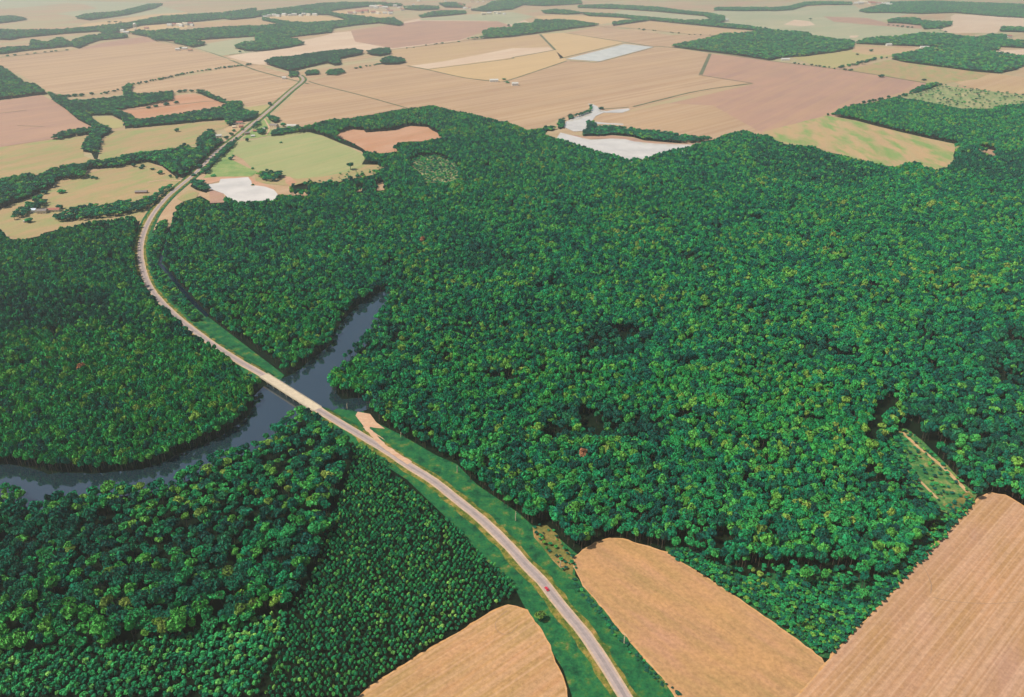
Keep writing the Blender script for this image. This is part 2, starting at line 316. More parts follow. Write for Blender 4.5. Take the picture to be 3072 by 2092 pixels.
CAN['pinesL'] = 'S -300,1975 B1 0,1270 350,1235 700,1225 1200,1140 1600,1090 1900,985 1980,985 1872,1300 1770,1583 S 740,2350 S -300,2350'
CAN['bandL'] = ('S -300,640 T1 0,1215 180,1175 250,1190 380,1130 500,1110 640,1085 780,1070 880,1040 1000,1030 1200,1005 1250,975 1300,1000 1330,1000 1440,890 1460,960 1530,965 1520,990 1450,1010 1470,1020 1430,1080 1360,1130 1300,1160 1280,1190 '
 '1240,1210 1190,1200 1100,1130 1000,1100 800,1140 600,1150 560,1190 660,1210 600,1220 520,1215 380,1230 360,1270 200,1350 100,1380 0,1420 S -300,720')
CAN['stripF'] = 'T1 370,1490 460,1450 560,1420 700,1420 830,1385 960,1390 1060,1340 1110,1290 1190,1265 1160,1320 1060,1390 960,1440 800,1470 600,1495 400,1515'
CAN['stripG'] = 'T1 80,1480 160,1420 290,1355 325,1380 240,1440 160,1475 90,1500'
CAN['woodLn'] = 'S -300,160 T1 0,445 60,480 160,555 240,570 330,640 280,645 0,680 S -300,330'
CAN['woodM'] = ('T1 330,640 380,660 440,665 470,700 720,685 850,665 835,610 870,580 900,590 885,630 930,655 1170,635 1175,685 1000,720 780,755 830,775 900,800 930,860 850,875 840,825 760,785 640,785 600,790 640,840 740,880 760,900 690,940 680,1010 '
 '660,1085 640,1080 620,1040 560,1030 570,990 630,920 640,870 520,810 450,745 370,695')
CAN['woodN'] = 'T1 1340,615 1410,640 1480,675 1560,710 1580,700 1640,705 1640,750 1760,780 1740,810 1650,830 1540,860 1530,815 1380,825 1200,845 1000,862 900,872 930,830 1000,822 1200,792 1500,742 1550,722 1470,690 1340,630'
CAN['hedge1'] = 'T1 350,950 420,912 510,898 515,925 400,955'
CAN['hedge2'] = 'T1 525,892 610,890 640,870 640,895 600,915 525,925'
CAN['pineX'] = 'F2 80,580 160,545 330,535 600,490 900,462 970,485 960,500 760,540 770,590 720,600 650,575 310,655 220,630'
CAN['pineY'] = 'F2 1000,485 1120,460 1210,455 1222,495 1130,515 1050,505'
CAN['pineZ'] = 'F2 1130,580 1150,550 1220,532 1330,550 1360,570 1300,588 1180,592'
CAN['trX'] = 'F2 450,690 460,655 560,652 575,680'; CAN['trY'] = 'F2 640,685 660,650 780,640 815,665 740,690'; CAN['trZ'] = 'F2 300,710 310,665 385,668 390,700'
CAN['farA'] = ('F1 1180,310 1270,290 1350,300 1500,285 1640,275 1600,300 1750,285 1960,265 2150,255 2324,250 F2 0,255 230,230 60,190 60,170 240,205 430,220 720,205 840,190 700,150 600,130 640,120 850,150 1000,165 1130,180 1250,175 1340,230 '
 '1300,240 1120,215 900,235 700,265 690,300 300,345 0,365 F1 2324,335 2000,355 1700,375 1420,378 1330,338')
CAN['farB'] = 'F1 2130,440 2200,405 2324,395 F2 0,355 260,355 380,375 440,410 300,438 60,468 0,472 F1 2250,468'
CAN['farC'] = ('F1 -500,300 0,280 120,290 500,285 880,255 1190,215 1300,195 1440,165 1700,145 2000,130 2324,85 F2 0,115 300,80 600,40 800,30 1000,40 1050,60 700,100 640,140 300,135 100,150 0,160 F1 2324,165 2100,185 2040,175 1800,200 1480,220 1300,235 1190,258 1060,300 '
 '960,318 900,290 600,310 200,348 100,368 0,365 -500,380')
CAN['farD'] = 'F1 -500,500 0,455 180,445 270,440 290,380 430,400 560,355 640,395 790,345 1000,320 1150,325 1160,348 900,372 810,402 720,445 650,425 400,450 200,470 30,495 0,495 -500,540'
CAN['farE'] = 'F1 0,165 120,155 250,184 120,202 0,217 -400,220 -400,160'
CAN['farF'] = 'F1 690,170 780,140 950,128 1100,112 1380,42 1480,46 1400,82 1150,142 820,188'
CAN['farG'] = 'F1 1570,385 1700,372 1860,400 1850,418 1740,438 1600,400'
CAN['farH'] = 'F3 -460,370 -250,350 -270,300 -200,275 0,265 20,230 200,225 210,190 320,200 400,190 600,205 790,235 600,258 250,305 0,338'
CAN['farI'] = 'F3 1450,430 1560,405 1750,370 1900,325 2150,310 2250,275 2324,280 F4 0,285 370,310 390,335 560,365 700,375 780,385 770,450 600,480 330,515 220,520 90,535 0,555 F3 2324,548 2000,500'
CAN['farJ'] = ('F4 790,400 900,360 1180,345 1380,315 1600,320 1860,355 1960,345 2020,325 2160,330 2160,375 2324,385 2700,395 2700,450 2324,440 2100,430 2095,465 1950,460 2050,490 2324,525 2700,545 2700,610 2324,600 2250,640 2100,670 1900,655 1600,615 1250,570 '
 '1120,540 1150,510 1300,490 1440,450 1650,440 1660,430 1400,425 1100,415')
CAN['farK'] = 'F4 1085,195 1130,180 1320,172 1400,200 1560,210 1665,212 1660,240 1540,262 1420,270 1390,235 1200,215 1090,212'
CAN['farL'] = 'F4 2100,275 2130,258 2324,262 2700,265 2700,300 2324,296 2110,290'
CAN['farM'] = 'F4 820,105 1000,60 1100,30 1500,20 2000,38 2324,50 2700,60 2700,180 2300,165 2100,155 1700,120 1400,130 1100,120 900,122'
CAN['farN'] = 'F4 0,82 180,70 330,30 520,25 760,30 760,48 500,48 350,55 220,95 60,105 0,102 F3 2100,105 1830,98 1850,78 2324,78'
CAN['farO'] = 'F3 600,60 880,50 1300,75 1600,115 1780,130 1930,160 1930,200 1800,218 2000,235 2324,272 2324,290 1900,255 1500,215 1250,190 920,238 910,215 1150,185 1000,165 700,150 620,125 900,138 1200,165 1600,200 1820,190 1750,150 1300,108 1000,88 600,75'
CAN['farP'] = 'F3 270,110 400,95 560,110 640,130 500,135 300,128'
CAN['townA'] = 'F2 1480,150 1660,110 1900,110 1910,130 1700,150 1500,165'; CAN['townB'] = 'F2 1950,100 2080,60 2150,20 2324,0 F3 300,0 600,0 640,40 300,60 100,50 F2 2324,90 2100,110'
CAN['townC'] = 'F2 840,35 1050,30 1330,45 1320,60 1000,62'; CAN['townD'] = 'F2 1340,70 1500,62 1660,68 1660,90 1480,100 1350,90'; CAN['townE'] = 'F2 1660,40 1800,30 1900,50 1880,75 1720,72'
CAN['pondside'] = 'T1 1745,1200 1800,1180 1915,1195 1910,1215 1860,1240 1760,1222'
CAN['orch'] = 'G4 1320,110 1390,70 1490,50 1560,40 1500,70 1400,105 1340,120'
CAN['pondband'] = 'G3 640,500 680,470 685,395 740,400 780,450 860,435 1100,470 1400,500 1620,535 1830,548 1700,575 1500,575 1200,550 1100,520 900,500 800,515 650,515'
CAN['dam'] = 'G3 415,440 430,380 470,372 470,430 440,450'; CAN['damb'] = 'G3 290,470 300,440 350,440 400,450 350,465'
CAN['damc'] = 'G3 515,365 510,335 545,330 550,350 700,290 700,250 720,245 715,300'
CAN['villA'] = 'V 1300,100 1500,160 1690,220 1680,260 1550,330 1340,220'
CAN['villB'] = 'V 1000,590 1100,560 1200,600 1230,680 1100,720 1010,670'
CAN['villC'] = 'V 1400,700 1560,600 1750,560 2324,460 2324,600 1700,720 1420,740'
CAN['villD'] = 'V 820,470 1000,330 1080,320 1100,370 950,460 850,500'
CAN['villE'] = 'T1 1330,990 1350,950 1420,890 1455,895 1450,950 1525,965 1520,985 1400,1000'
CAN['rdsideA'] = 'T1 1290,1265 1310,1240 1370,1240 1420,1290 1400,1310 1330,1290'
CAN['rdsideB'] = 'T1 1600,975 1560,1020 1500,1075 1440,1135 1405,1190 1385,1180 1440,1100 1500,1035 1570,975'

def pip(poly, x, y):
    p = np.array(poly); x = np.asarray(x); y = np.asarray(y); ins = np.zeros(x.shape, bool); j = len(p)-1
    for i in range(len(p)):
        xi, yi = p[i]; xj, yj = p[j]
        if yi != yj:
            c = ((yi > y) != (yj > y)) & (x < (xj-xi)*(y-yi)/(yj-yi)+xi); ins ^= c
        j = i
    return ins
HP = [P(h) for h in HOLES]
# ------------------------------------------------------------------ fields, grass, forest floor
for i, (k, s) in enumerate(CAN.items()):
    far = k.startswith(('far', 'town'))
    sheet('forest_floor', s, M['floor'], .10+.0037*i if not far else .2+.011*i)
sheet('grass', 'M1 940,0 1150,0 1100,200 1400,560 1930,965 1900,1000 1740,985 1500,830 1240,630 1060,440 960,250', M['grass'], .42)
sheet('grass', 'M2 0,1170 100,1190 200,1210 300,1290 460,1370 700,1510 840,1570 B2 970,140 1250,330 1350,420 1500,480 1660,620 1640,700 1640,760 2000,1170 2261,1440 2500,1700 S 2080,2300 1720,2300 B2 1620,1583 1560,1400 1400,1140 1290,960 1240,860 1000,620 800,400 500,110 330,0 M2 200,1430 0,1310', M['grass'], .36)
sheet('grass', HOLES[7], M['clear'], .55); sheet('grass', HOLES[8], M['clear'], .55)
sheet('brush', 'B2 1350,430 1450,420 1520,480 1560,560 1640,640 1620,760 1560,730 1480,650 1420,570 1360,500', M['brush'], .47)
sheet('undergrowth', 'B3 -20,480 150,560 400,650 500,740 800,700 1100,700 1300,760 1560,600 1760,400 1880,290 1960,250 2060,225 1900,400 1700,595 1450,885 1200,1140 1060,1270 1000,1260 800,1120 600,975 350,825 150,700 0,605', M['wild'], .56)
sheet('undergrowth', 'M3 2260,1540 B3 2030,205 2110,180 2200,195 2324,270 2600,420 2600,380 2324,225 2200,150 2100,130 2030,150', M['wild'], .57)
sheet('brush', 'B3 1960,180 2010,230 1900,330 1790,270 1880,240', M['brush'], .62)
FIELDS = [
 ('greyg','F1 -600,0 390,0 640,15 760,45 620,30 160,75 -600,110',.05), ('greyg','F1 400,0 1450,30 1480,60 1380,90 1050,130 830,180 700,150 510,130 600,110 900,80 760,40 640,15',.05),
 ('greyg','F1 1480,60 1600,90 1700,110 1500,125 1100,160 830,182 1050,132 1380,92',.06), ('yellow','F1 790,215 1000,190 1400,130 1700,112 1700,145 1190,215 880,255 700,240',.07),
 ('greyg','F1 1850,400 2300,335 2290,395 2150,415 2130,450 2300,475 2080,500 2000,510 1860,470 1720,420',.30), ('yellow','F1 1190,225 1300,235 1700,215 1700,260 1500,285 1280,290 1180,310 1100,300',.30),
 ('tanL','T1 -800,460 0,395 470,345 980,262 1060,285 1300,340 1590,400 1740,440 1500,465 1330,490 1180,515 1060,550 900,575 840,610 700,630 380,658 230,560 100,490 0,440 -800,500',.33),
 ('pink','T1 530,337 700,290 980,250 1060,280 900,302 700,322',.38), ('pale','T1 1540,385 1720,350 2261,230 2261,360 2000,400 1800,440 1760,445 1590,400',.34),
 ('tanL','T1 890,600 960,575 1200,530 1500,475 1760,450 1960,500 2030,500 2050,540 1960,620 1840,700 1680,735 1640,690 1560,700 1480,660 1400,640 1340,610 1230,620 1180,630 930,650 890,630',.40),
 ('pink','T1 -800,780 0,685 280,645 370,690 450,745 530,815 640,870 620,890 510,910 350,945 0,1000 -800,1100',.36),
 ('mixed','T1 -800,1100 0,1000 350,950 620,920 560,990 570,1060 640,1085 600,1100 400,1140 240,1190 0,1210 -800,1300',.37),
 ('olive','T1 640,800 720,790 830,820 840,860 780,875 700,860',.41), ('greyg','T1 440,680 720,665 850,640 850,665 720,682 470,697',.42),
 ('red','T1 1180,650 1320,635 1400,660 1560,715 1500,740 1000,818 930,822 850,775 780,752 1000,717',.42),
 ('mixed','T1 690,960 760,890 1000,870 1200,845 1540,820 1560,850 1500,880 1420,900 1340,960 1330,990 1240,990 1080,1020 900,1040 760,1080 680,1090 670,1040',.43),
 ('mixed','T1 -800,1700 0,1425 360,1275 420,1215 560,1190 700,1150 1000,1100 1090,1140 1200,1210 1240,1230 1160,1290 1080,1370 1020,1450 960,1500 700,1520 500,1540 300,1580 M1 270,20 150,45 60,20 0,-30 -800,200',.37),
 ('green','G2 -180,560 0,545 130,515 300,485 400,478 480,475 600,510 800,590 1000,690 960,770 870,830 600,880 380,900 240,870 -20,820 -120,720 -240,660',.43),
 ('mixed','G2 240,870 380,900 600,880 870,830 960,770 1220,775 1100,820 1080,860 880,900 700,940 440,930 330,965 240,960 0,930 -20,820',.41),
 ('grassf','T1 1420,1160 1500,1060 1620,960 1560,1080 1750,1170 1700,1200 1500,1200 1380,1210',.46),
 ('red','G2 260,880 310,880 370,930 320,965 270,940',.48), ('red',HOLES[0],.43), ('scrub',HOLES[1],.43), ('tan',HOLES[5],.43), ('tan',HOLES[2],.43), ('tan',HOLES[3],.43), ('tan',HOLES[4],.43),
 ('red','P 530,740 800,600 950,660 1300,660 1400,760 1700,850 1720,900 1300,830 1000,720 700,800 560,800',.44), ('mixed',HOLES[9],.5), ('pink',HOLES[10],.5),
 ('tan','V 1450,60 2324,-100 2324,440 1900,400 1800,290 1690,230',.30),
 ('tan','G2 470,0 570,0 1000,110 1480,235 1200,285 860,350 600,385 410,430 340,400 300,400 250,380 160,310 200,290',.31),
 ('tan2','V 100,420 700,420 780,440 600,640 300,720 100,620 0,600 -100,500',.44), ('grassf','V 900,420 1250,150 1400,250 1350,500 1700,560 1400,700 900,800 500,800 800,560',.44),
 ('olive','Z4 680,920 1080,870 1120,960 940,1040 760,1000',.44),
 ('pale','F2 500,380 700,300 1350,240 1340,200 1500,165 1900,140 2324,130 F3 200,225 0,235 F2 2040,300 1850,370 1240,450 700,470 440,410',.22),
 ('pink','F2 860,280 1500,190 2200,195 2324,240 2040,300 1850,365 1240,440 900,380',.26), ('greyg','F2 1480,170 1900,135 2324,110 F3 200,150 0,225 F2 2100,190 1500,185',.24),
 ('tan2','F2 1240,455 1860,385 2324,345 F3 250,315 380,455 0,525 F2 2324,530 1900,600 1560,630 1360,590 1360,560 1222,500',.28),
 ('pale','F2 1400,600 1700,560 2324,440 F3 340,430 370,455 0,525 F2 1560,628',.29), ('yellow','F2 1560,632 2324,532 F3 0,527 390,458 500,550 0,720 F2 2220,740 1900,710',.30),
 ('yellow','F3 270,310 480,300 990,380 1000,400 440,535 395,455',.30), ('tan','F3 480,300 800,245 1440,320 1920,330 1740,370 1460,425 1290,425 1050,385',.31),
 ('tan2','F3 950,240 1250,195 1500,225 2250,300 2150,312 1920,322 1650,320 1150,265',.32), ('yellow','F3 200,150 400,140 900,150 1200,180 920,205 780,225 600,200 400,185 300,195',.25),
 ('tan','F3 0,722 500,555 770,570 1290,430 1450,435 1800,485 1690,680 2160,750 1700,840 F3 1100,985 1040,1010 690,1000 560,1020 250,1160 0,1200 F2 2324,1200 1500,1020 570,795 480,740 900,620 1150,600 1340,590 1900,710 2220,745',.32),
 ('pink','F3 1100,1015 2190,765 1690,685 1810,490 2324,550 F4 740,640 1500,765 1100,870 530,1110 100,1240 F3 2200,1280 1850,1340 1100,1200 800,1150 1000,1060',.33),
 ('tan','F3 750,1110 800,1060 1080,1015 1100,1015 1400,940 F4 -500,960 0,1240 F3 2050,1260 1830,1340 1450,1280 1000,1190',.34),
 ('olive','F4 220,520 780,430 940,420 1300,440 1440,470 1000,530 700,610 560,620 400,590',.36), ('tan2','F4 780,425 1340,440 1400,450 1200,500 900,500 760,470',.37),
 ('mixed','F4 740,640 1080,545 1250,575 2030,665 1900,720 1700,745 1540,770 1000,680',.35), ('tan2','F4 1690,750 2040,670 2324,700 2800,760 2800,900 2324,860 1900,820',.34),
 ('scrub','G4 1200,150 1350,110 1580,50 2324,140 2800,200 2800,230 2324,225 2100,235 2040,262 1750,262 1560,225',.35),
 ('mixedR','G4 -30,470 530,325 800,375 1450,535 1760,600 1690,650 1700,740 1640,800 1530,840 1180,810 870,745 420,610 100,580 -60,510',.36),
 ('greyg','F3 1850,100 2324,100 F4 60,105 400,60 780,50 900,120 1300,125 1080,180 0,330 F3 2324,270 1930,215 1930,160 1780,130',.10), ('greyg','F4 0,200 400,170 1000,220 1400,270 1380,315 900,350 780,385 390,335 370,310 0,285',.12),
 ('pink','F4 500,150 900,165 1080,210 1390,235 1400,262 1000,235 600,200',.15), ('greyg','F3 850,138 1000,95 1300,110 1750,152 1820,190 1500,190',.14), ('pale','F4 1660,150 1700,130 2324,165 2324,250 2100,270 2080,300 1620,300 1560,265 1665,245',.13),
 ('pale','F4 140,225 240,180 380,195 430,230 300,240',.2), ('pale','F4 740,325 830,325 800,345 740,345',.5), ('pale','F4 1960,465 2100,460 2324,450 2324,520 2050,490',.7), ('pale','F4 1400,432 1650,430 1640,445 1300,442',.7),
 ('yellow','F2 650,110 900,90 1240,110 1240,140 1130,175 850,145',.5), ('yellow','F2 60,165 300,140 560,140 820,180 700,205 430,218 240,200',.5), ('tan2','F1 1700,212 2040,190 2324,170 F2 0,168 60,190 240,222 200,240 0,255 F1 2324,250 2100,255 1800,225',.5),
]
for k, s, z in FIELDS: sheet('field', s, M[k], z)
NEAR = {'nearM': 'B2 1636,700 1640,640 1700,590 1780,540 1880,508 1960,515 2100,560 2261,610 B3 0,590 150,680 400,840 700,1050 1000,1270 1030,1300 1100,1260 940,1440 920,1518 S 2400,2300 S 2140,2300 B3 60,1518 0,1420 B2 2261,1480 2000,1180 1860,1010 1700,830',
        'nearR': 'B3 1045,1300 1100,1225 1450,870 1700,580 1900,385 2040,225 2110,195 2200,210 2324,285 2700,480 S 3500,2500 2100,2500 S 2380,2110',
        'nearL': 'B2 180,1583 300,1490 600,1300 870,1140 1040,1030 1185,965 1240,975 1310,1000 1360,1080 1440,1200 1500,1350 1560,1480 1580,1583 S 1740,2400 600,2400 S 980,2170'}
for k, s in NEAR.items():
    g = [Vector((a, b, .66)) for a, b in G(s)]
    # irregular strip of dry grass round the field, then the stubble itself
    ring = []
    for a, b in zip(g, g[1:]+g[:1]):
        n = max(1, int((b-a).length/4)); ring += [a.lerp(b, t/n) for t in range(n)]
    c = sum((Vector(p) for p in ring), Vector())/len(ring); out = []
    for i, p in enumerate(ring):
        d = (ring[(i+1) % len(ring)]-ring[i-1]).normalized(); nn = Vector((d.y, -d.x, 0))
        if nn.dot(p-c) < 0: nn = -nn
        out.append(p+nn*(1.2+random.uniform(-.5, .9)))
    struct(mesh_obj('field_margin', [(p.x, p.y, .60 if k != 'nearR' else .72) for p in out], [tuple(range(len(out)))], M['margin']))
    struct(mesh_obj('field', [(p.x, p.y, .68 if k != 'nearR' else .76) for p in ring], [tuple(range(len(ring)))], M[k]))
# ------------------------------------------------------------------ water
RIVER = ('M2 470,300 420,370 370,385 280,420 160,500 60,600 0,700 M1 2261,745 2150,830 2000,950 1890,1000 1790,1040 1720,1110 1720,1170 1690,1240 1600,1310 1500,1380 1400,1430 1200,1500 1130,1550 B1 960,40 800,55 640,70 400,60 330,75 290,55 200,30 60,5 0,10 '
 'S -400,1380 -400,1540 B1 -200,420 0,330 100,330 160,350 280,320 360,270 640,245 900,215 1180,165 1330,90 M1 1500,1560 1700,1490 1880,1400 2000,1300 2100,1240 M2 -20,1215 30,1190 80,1200 180,1215 M2 260,1190 300,1150 250,1120 150,1120 60,1130 20,1090 40,960 100,880 200,790 300,680 380,580 430,470 510,340')
sheet('river', RIVER, M['river'], .50)
sheet('pond', 'P 560,800 700,810 830,790 850,730 1000,720 1290,700 1340,760 1350,810 1330,840 1400,830 1560,850 1700,900 1760,970 1700,1070 1500,1130 1080,1130 900,960 700,890 620,850', M['pond'], .62)
sheet('pond', 'G3 440,480 640,530 720,545 900,535 1030,540 1100,560 1300,580 1650,590 1760,600 1500,680 1200,760 1030,760 900,700 640,620 400,540', M['pond'], .62)
sheet('pond', 'G3 690,215 740,225 780,245 800,275 860,285 950,270 1060,260 1070,275 1000,300 830,300 760,330 730,370 740,380 880,395 1010,400 1010,412 880,405 690,400 670,465 560,470 470,430 490,380 560,345 640,310 710,290 715,250', M['pond'], .60)
sheet('flooded_field', 'F3 490,538 1020,402 1285,428 790,560', M['paddy'], .60)
sheet('mud', 'G3 560,500 650,515 900,505 1100,525 1200,555 1500,580 1660,580 1600,605 1200,580 900,535 640,540 400,500', M['pink'], .58)
sheet('ditch_water', 'M1 1140,0 1155,0 1120,110 1095,205 1160,270 1240,370 1310,450 1420,560 1400,575 1300,480 1220,390 1140,290 1070,210 1095,110', M['ditchwater'], .60)
sheet('parking_ground', 'M2 150,1240 165,1215 250,1230 290,1285 350,1330 290,1325 250,1318 245,1330 300,1370 330,1390 440,1480 430,1490 380,1480 280,1400 215,1325', M['sand'], .70)
line('dirt_track', 'M3 1535,1300 1640,1400 1790,1518 B3 1960,190', 3.4, M['track'], .72)
line('dirt_track', 'B3 1550,30 1640,110 1760,230', 2.4, M['track'], .72)
dw = [Vector((*gp(*P('M2 %d,%d' % (a, b))[0], z), z)) for a, b, z in ((215,1310,.9),(270,1370,1.75),(340,1440,1.75),(430,1500,1.35),(520,1560,1.1))]
ribbon('driveway', spline(dw, 4), [(-2.6, None, 0), (2.6, None, 0)], M['sand'], wob=.6)
# ditches, tracks and thin field boundaries
for s, wd in (('F2 480,740 570,770 1000,880 1500,1020',6), ('F2 1370,600 1560,635 1900,710 2200,745',8), ('F2 2240,745 F3 0,722 500,555',7), ('F3 430,535 1000,395',6), ('F3 480,300 1000,382 1290,425 1460,432 2324,552 F4 740,645 1500,768',8),
              ('F2 1560,632 2324,535 F3 0,525 380,458',6), ('F3 255,315 390,455',12), ('F3 1800,490 1710,680',14), ('F3 1690,682 2180,757',6), ('F3 2180,760 G3 1700,100 1100,245',9), ('G3 830,265 1000,255 1060,248',6),
              ('F2 480,765 0,640 F1 2000,510 1720,430 1330,338',10), ('F1 0,522 250,497 620,460',9), ('F2 1220,452 1860,380',7), ('F3 520,555 700,562 800,562 1290,432',5), ('T1 780,756 1000,735 1400,690 1520,690',5),
              ('F3 800,245 1150,265 1650,315 1920,325',8), ('F1 2080,498 2324,475 F2 0,478',8), ('T1 0,770 180,750',4),('T1 120,855 300,860',3)):
    line('ditch', s, wd, M['ditch'], .72, 60)
line('dirt_road', 'Z4 1570,430 1440,360 1030,245 860,230 450,150 F1 1860,470 1720,430 1450,375 1330,338', 7, M['dirt'], .78, 60)
line('wheel_track', 'B3 1650,650 1690,710 1720,790 1715,850', .7, M['dirt2'], .80, 6)
line('wheel_track', 'B3 1720,870 1850,900 2100,915 2324,900', .5, M['dirt2'], .80, 10)
line('wheel_track', 'B2 1180,1000 1110,1060 1100,1120 1150,1160 1210,1150 1250,1100', .4, M['dirt2'], .74, 4)
# ------------------------------------------------------------------ roads and bridge
RD = [(2040,2330,.9),(1960,2220,.9),(1876.6,2092,.9),(1808,1982,.9),(1757,1906,.9),(1709,1849,.9),(1663,1792,.9),(1626,1744,.9),(1580,1698,.9),(1528,1640,.9),(1451.6,1565,.9),(1378.6,1506,.9),(1300,1443.6,.9),(1221,1394,.9),(1177,1363,1.0),(1115,1326,1.7),
      (1062,1294,2.7),(996,1255,4.3),(951,1227,5.2),(871,1176,5.5),(792,1127,5.2),(750,1103,4.6),(725,1089,4.1),(660,1048,2.8),(606,1010,1.9),(531,952,1.1),(463,882,.9),(433,824,.9),(421,757.5,.9),(431,700,.9),(460,641,.9),(500,593,.9),(535,562,.9),(579,526,.9),(619,486.5,.9),(654.6,451,.9),
      (703,416,.9),(752,376,.9),(796,340.5,.9),(831.5,309.6,.9),(871,274,.9),(904,247,.9),(909,236,.9),(898,226,.9)]
rp = spline([(*gp(a, b, z), z) for a, b, z in RD], 7)
b0 = Vector((*gp(958, 1232, 5.2), 5.2)); b1 = Vector((*gp(790, 1126, 5.2), 5.2))
i0 = min(range(len(rp)), key=lambda i: (rp[i]-b0).length); i1 = min(range(len(rp)), key=lambda i: (rp[i]-b1).length)
for a, b, in ((0, i0+1), (i1, len(rp))):
    seg = rp[a:b]
    ribbon('embankment', seg, [(-13, .50, 0), (-5.2, None, -.05), (5.2, None, -.05), (13, .50, 0)], M['grass'])
    ribbon('dry_verge', seg, [(-9.0, lambda p: p.z-.03-(p.z-.55)*.49+.05, 0), (-5.0, None, .02), (5.0, None, .02), (8.2, lambda p: p.z-.03-(p.z-.55)*.385+.05, 0)], M['dry'], wob=1.3)
    ribbon('road_shoulder', seg, [(-4.7, None, .06), (4.7, None, .06)], M['gravel'], wob=.25)
ribbon('road', rp[:i0+1], [(-3.3, None, .12), (3.3, None, .12)], M['asphalt']); ribbon('road', rp[i1:], [(-3.3, None, .12), (3.3, None, .12)], M['asphalt'])
for s, wd in (('T1 1230,1230 1100,1225 1000,1240',5), ('V 500,720 380,720 200,980',5), ('V 1200,180 1350,500 1250,700',4), ('T1 1470,1010 1380,1020 1300,1080',4)):
    line('driveway', s, wd, M['sand'], .8, 15)
for a_, b_ in ((0, i0+1), (i1, len(rp))): ribbon('road_patch', rp[a_:b_], [(-1.0, None, .15), (1.3, None, .15)], M['asphalt2'], wob=.25)
bd = (b1-b0); blen = Vector((bd.x, bd.y)).length; bang = math.atan2(bd.y, bd.x)
p0 = rp[i0]; p1 = rp[i1]; bd = p1-p0; blen = bd.length; bang = math.atan2(bd.y, bd.x)
br = tag(empty('road_bridge', (p0.x, p0.y, 0), bang), 'pale concrete road bridge on short piers crossing the river', 'bridge')
zb = 5.2
MB().box(-1, blen+1, -5.2, 5.2, zb-.75, zb+.16).build('deck', M['concrete'], br)
for sy in (-1, 1):
    m = MB(); m.box(-1, blen+1, sy*5.05-.14, sy*5.05+.14, zb+.95, zb+1.2); n = int(blen/2.4)
    for i in range(n+1): m.box(i*blen/n-.15, i*blen/n+.15, sy*5.05-.13, sy*5.05+.13, zb+.163, zb+.947)
    m.build('railing', M['concrete'], br)
for yy in (-3.9, -1.3, 1.3, 3.9): MB().box(0, blen, yy-.25, yy+.25, zb-1.75, zb-.753).build('girder', M['concrete_d'], br)
for i in range(1, 8):
    x = blen*i/8; m = MB().box(x-.5, x+.5, -4.8, 4.8, zb-2.5, zb-1.753)
    for yy in (-3.9, 0, 3.9): m.tube([(x, yy, -1), (x, yy, zb-2.503)], [.45, .45], 10)
    m.build('pier', M['concrete_d'], br)
for x in (-1.2, blen+1.2): MB().box(x-.6, x+.6, -5.6, 5.6, 0, zb-.2).build('abutment', M['concrete_d'], br)
# ------------------------------------------------------------------ tree shapes
def crown_mesh(name, mat, seed, nl=8, quads=46, z0=.9, z1=2.6, size=.30, conic=False, flat=1.0):
    r = np.random.default_rng(seed); V = []; Fc = []; inner = []
    def quad(c, n, s):
        a = np.cross(n, r.normal(size=3)); a /= np.linalg.norm(a)+1e-9; b = np.cross(n, a)
        k = len(V); sx = s*r.uniform(.7, 1.3); sy = s*r.uniform(.6, 1.1)
        V.extend([c-a*sx-b*sy*.5, c+a*sx*.3-b*sy, c+a*sx+b*sy*.4, c-a*sx*.2+b*sy]); Fc.append((k, k+1, k+2, k+3))
    if conic:
        for i in range(quads):
            t = (i+.5)/quads; rad = (1-t)**.55*.95*r.uniform(.75, 1.05)+.05; th = i*2.399; z = z0+(z1-z0)*t
            n = np.array([math.cos(th), math.sin(th), .55+r.uniform(-.25, .3)]); n /= np.linalg.norm(n)
            quad(np.array([math.cos(th)*rad, math.sin(th)*rad, z]), n, size*(.55+.7*(1-t)))
        core = [(0, 0, z0-.1, .75), (0, 0, (z0+z1)/2, .45), (0, 0, z1-.1, .06)]
        mm = MB().tube([c[:3] for c in core], [c[3] for c in core], 7)
        k = len(V); V.extend(np.array(v) for v in mm.v); Fc.extend(tuple(a+k for a in f) for f in mm.f)
    else:
        zc = (z0+z1)/2; hz_ = (z1-z0)/2; lobes = []
        for i in range(nl):
            th = 2.399*i+r.uniform(-.4, .4); u = r.uniform(-.55, 1.0); rr = math.sqrt(max(0, 1-u*u))*.62*r.uniform(.65, 1.05)
            lobes.append((np.array([math.cos(th)*rr, math.sin(th)*rr, zc+u*hz_*.62]), r.uniform(.30, .50)))
        lobes.append((np.array([0, 0, zc]), .6))
        for c, R_ in lobes:
            for j in range(quads):
                n = r.normal(size=3); n[2] += .35; n /= np.linalg.norm(n); d = c+n*R_*np.array([1, 1, hz_*1.05])*r.uniform(.82, 1.1)
                m = n+r.normal(size=3)*.45; m /= np.linalg.norm(m); quad(d, m, size*r.uniform(.55, 1.1)*(.5+R_))
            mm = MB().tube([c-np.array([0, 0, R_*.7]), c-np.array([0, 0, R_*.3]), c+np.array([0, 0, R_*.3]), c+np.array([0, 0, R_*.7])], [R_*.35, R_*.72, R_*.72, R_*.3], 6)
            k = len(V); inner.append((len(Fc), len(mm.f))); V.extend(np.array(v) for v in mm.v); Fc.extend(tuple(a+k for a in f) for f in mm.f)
    me = bpy.data.meshes.new(name); me.from_pydata([tuple(v) for v in V], [], Fc); me.materials.append(mat); me.materials.append(M['twig_shade'])
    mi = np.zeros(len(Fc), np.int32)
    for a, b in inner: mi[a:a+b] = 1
    me.polygons.foreach_set('material_index', mi); me.update(); return me
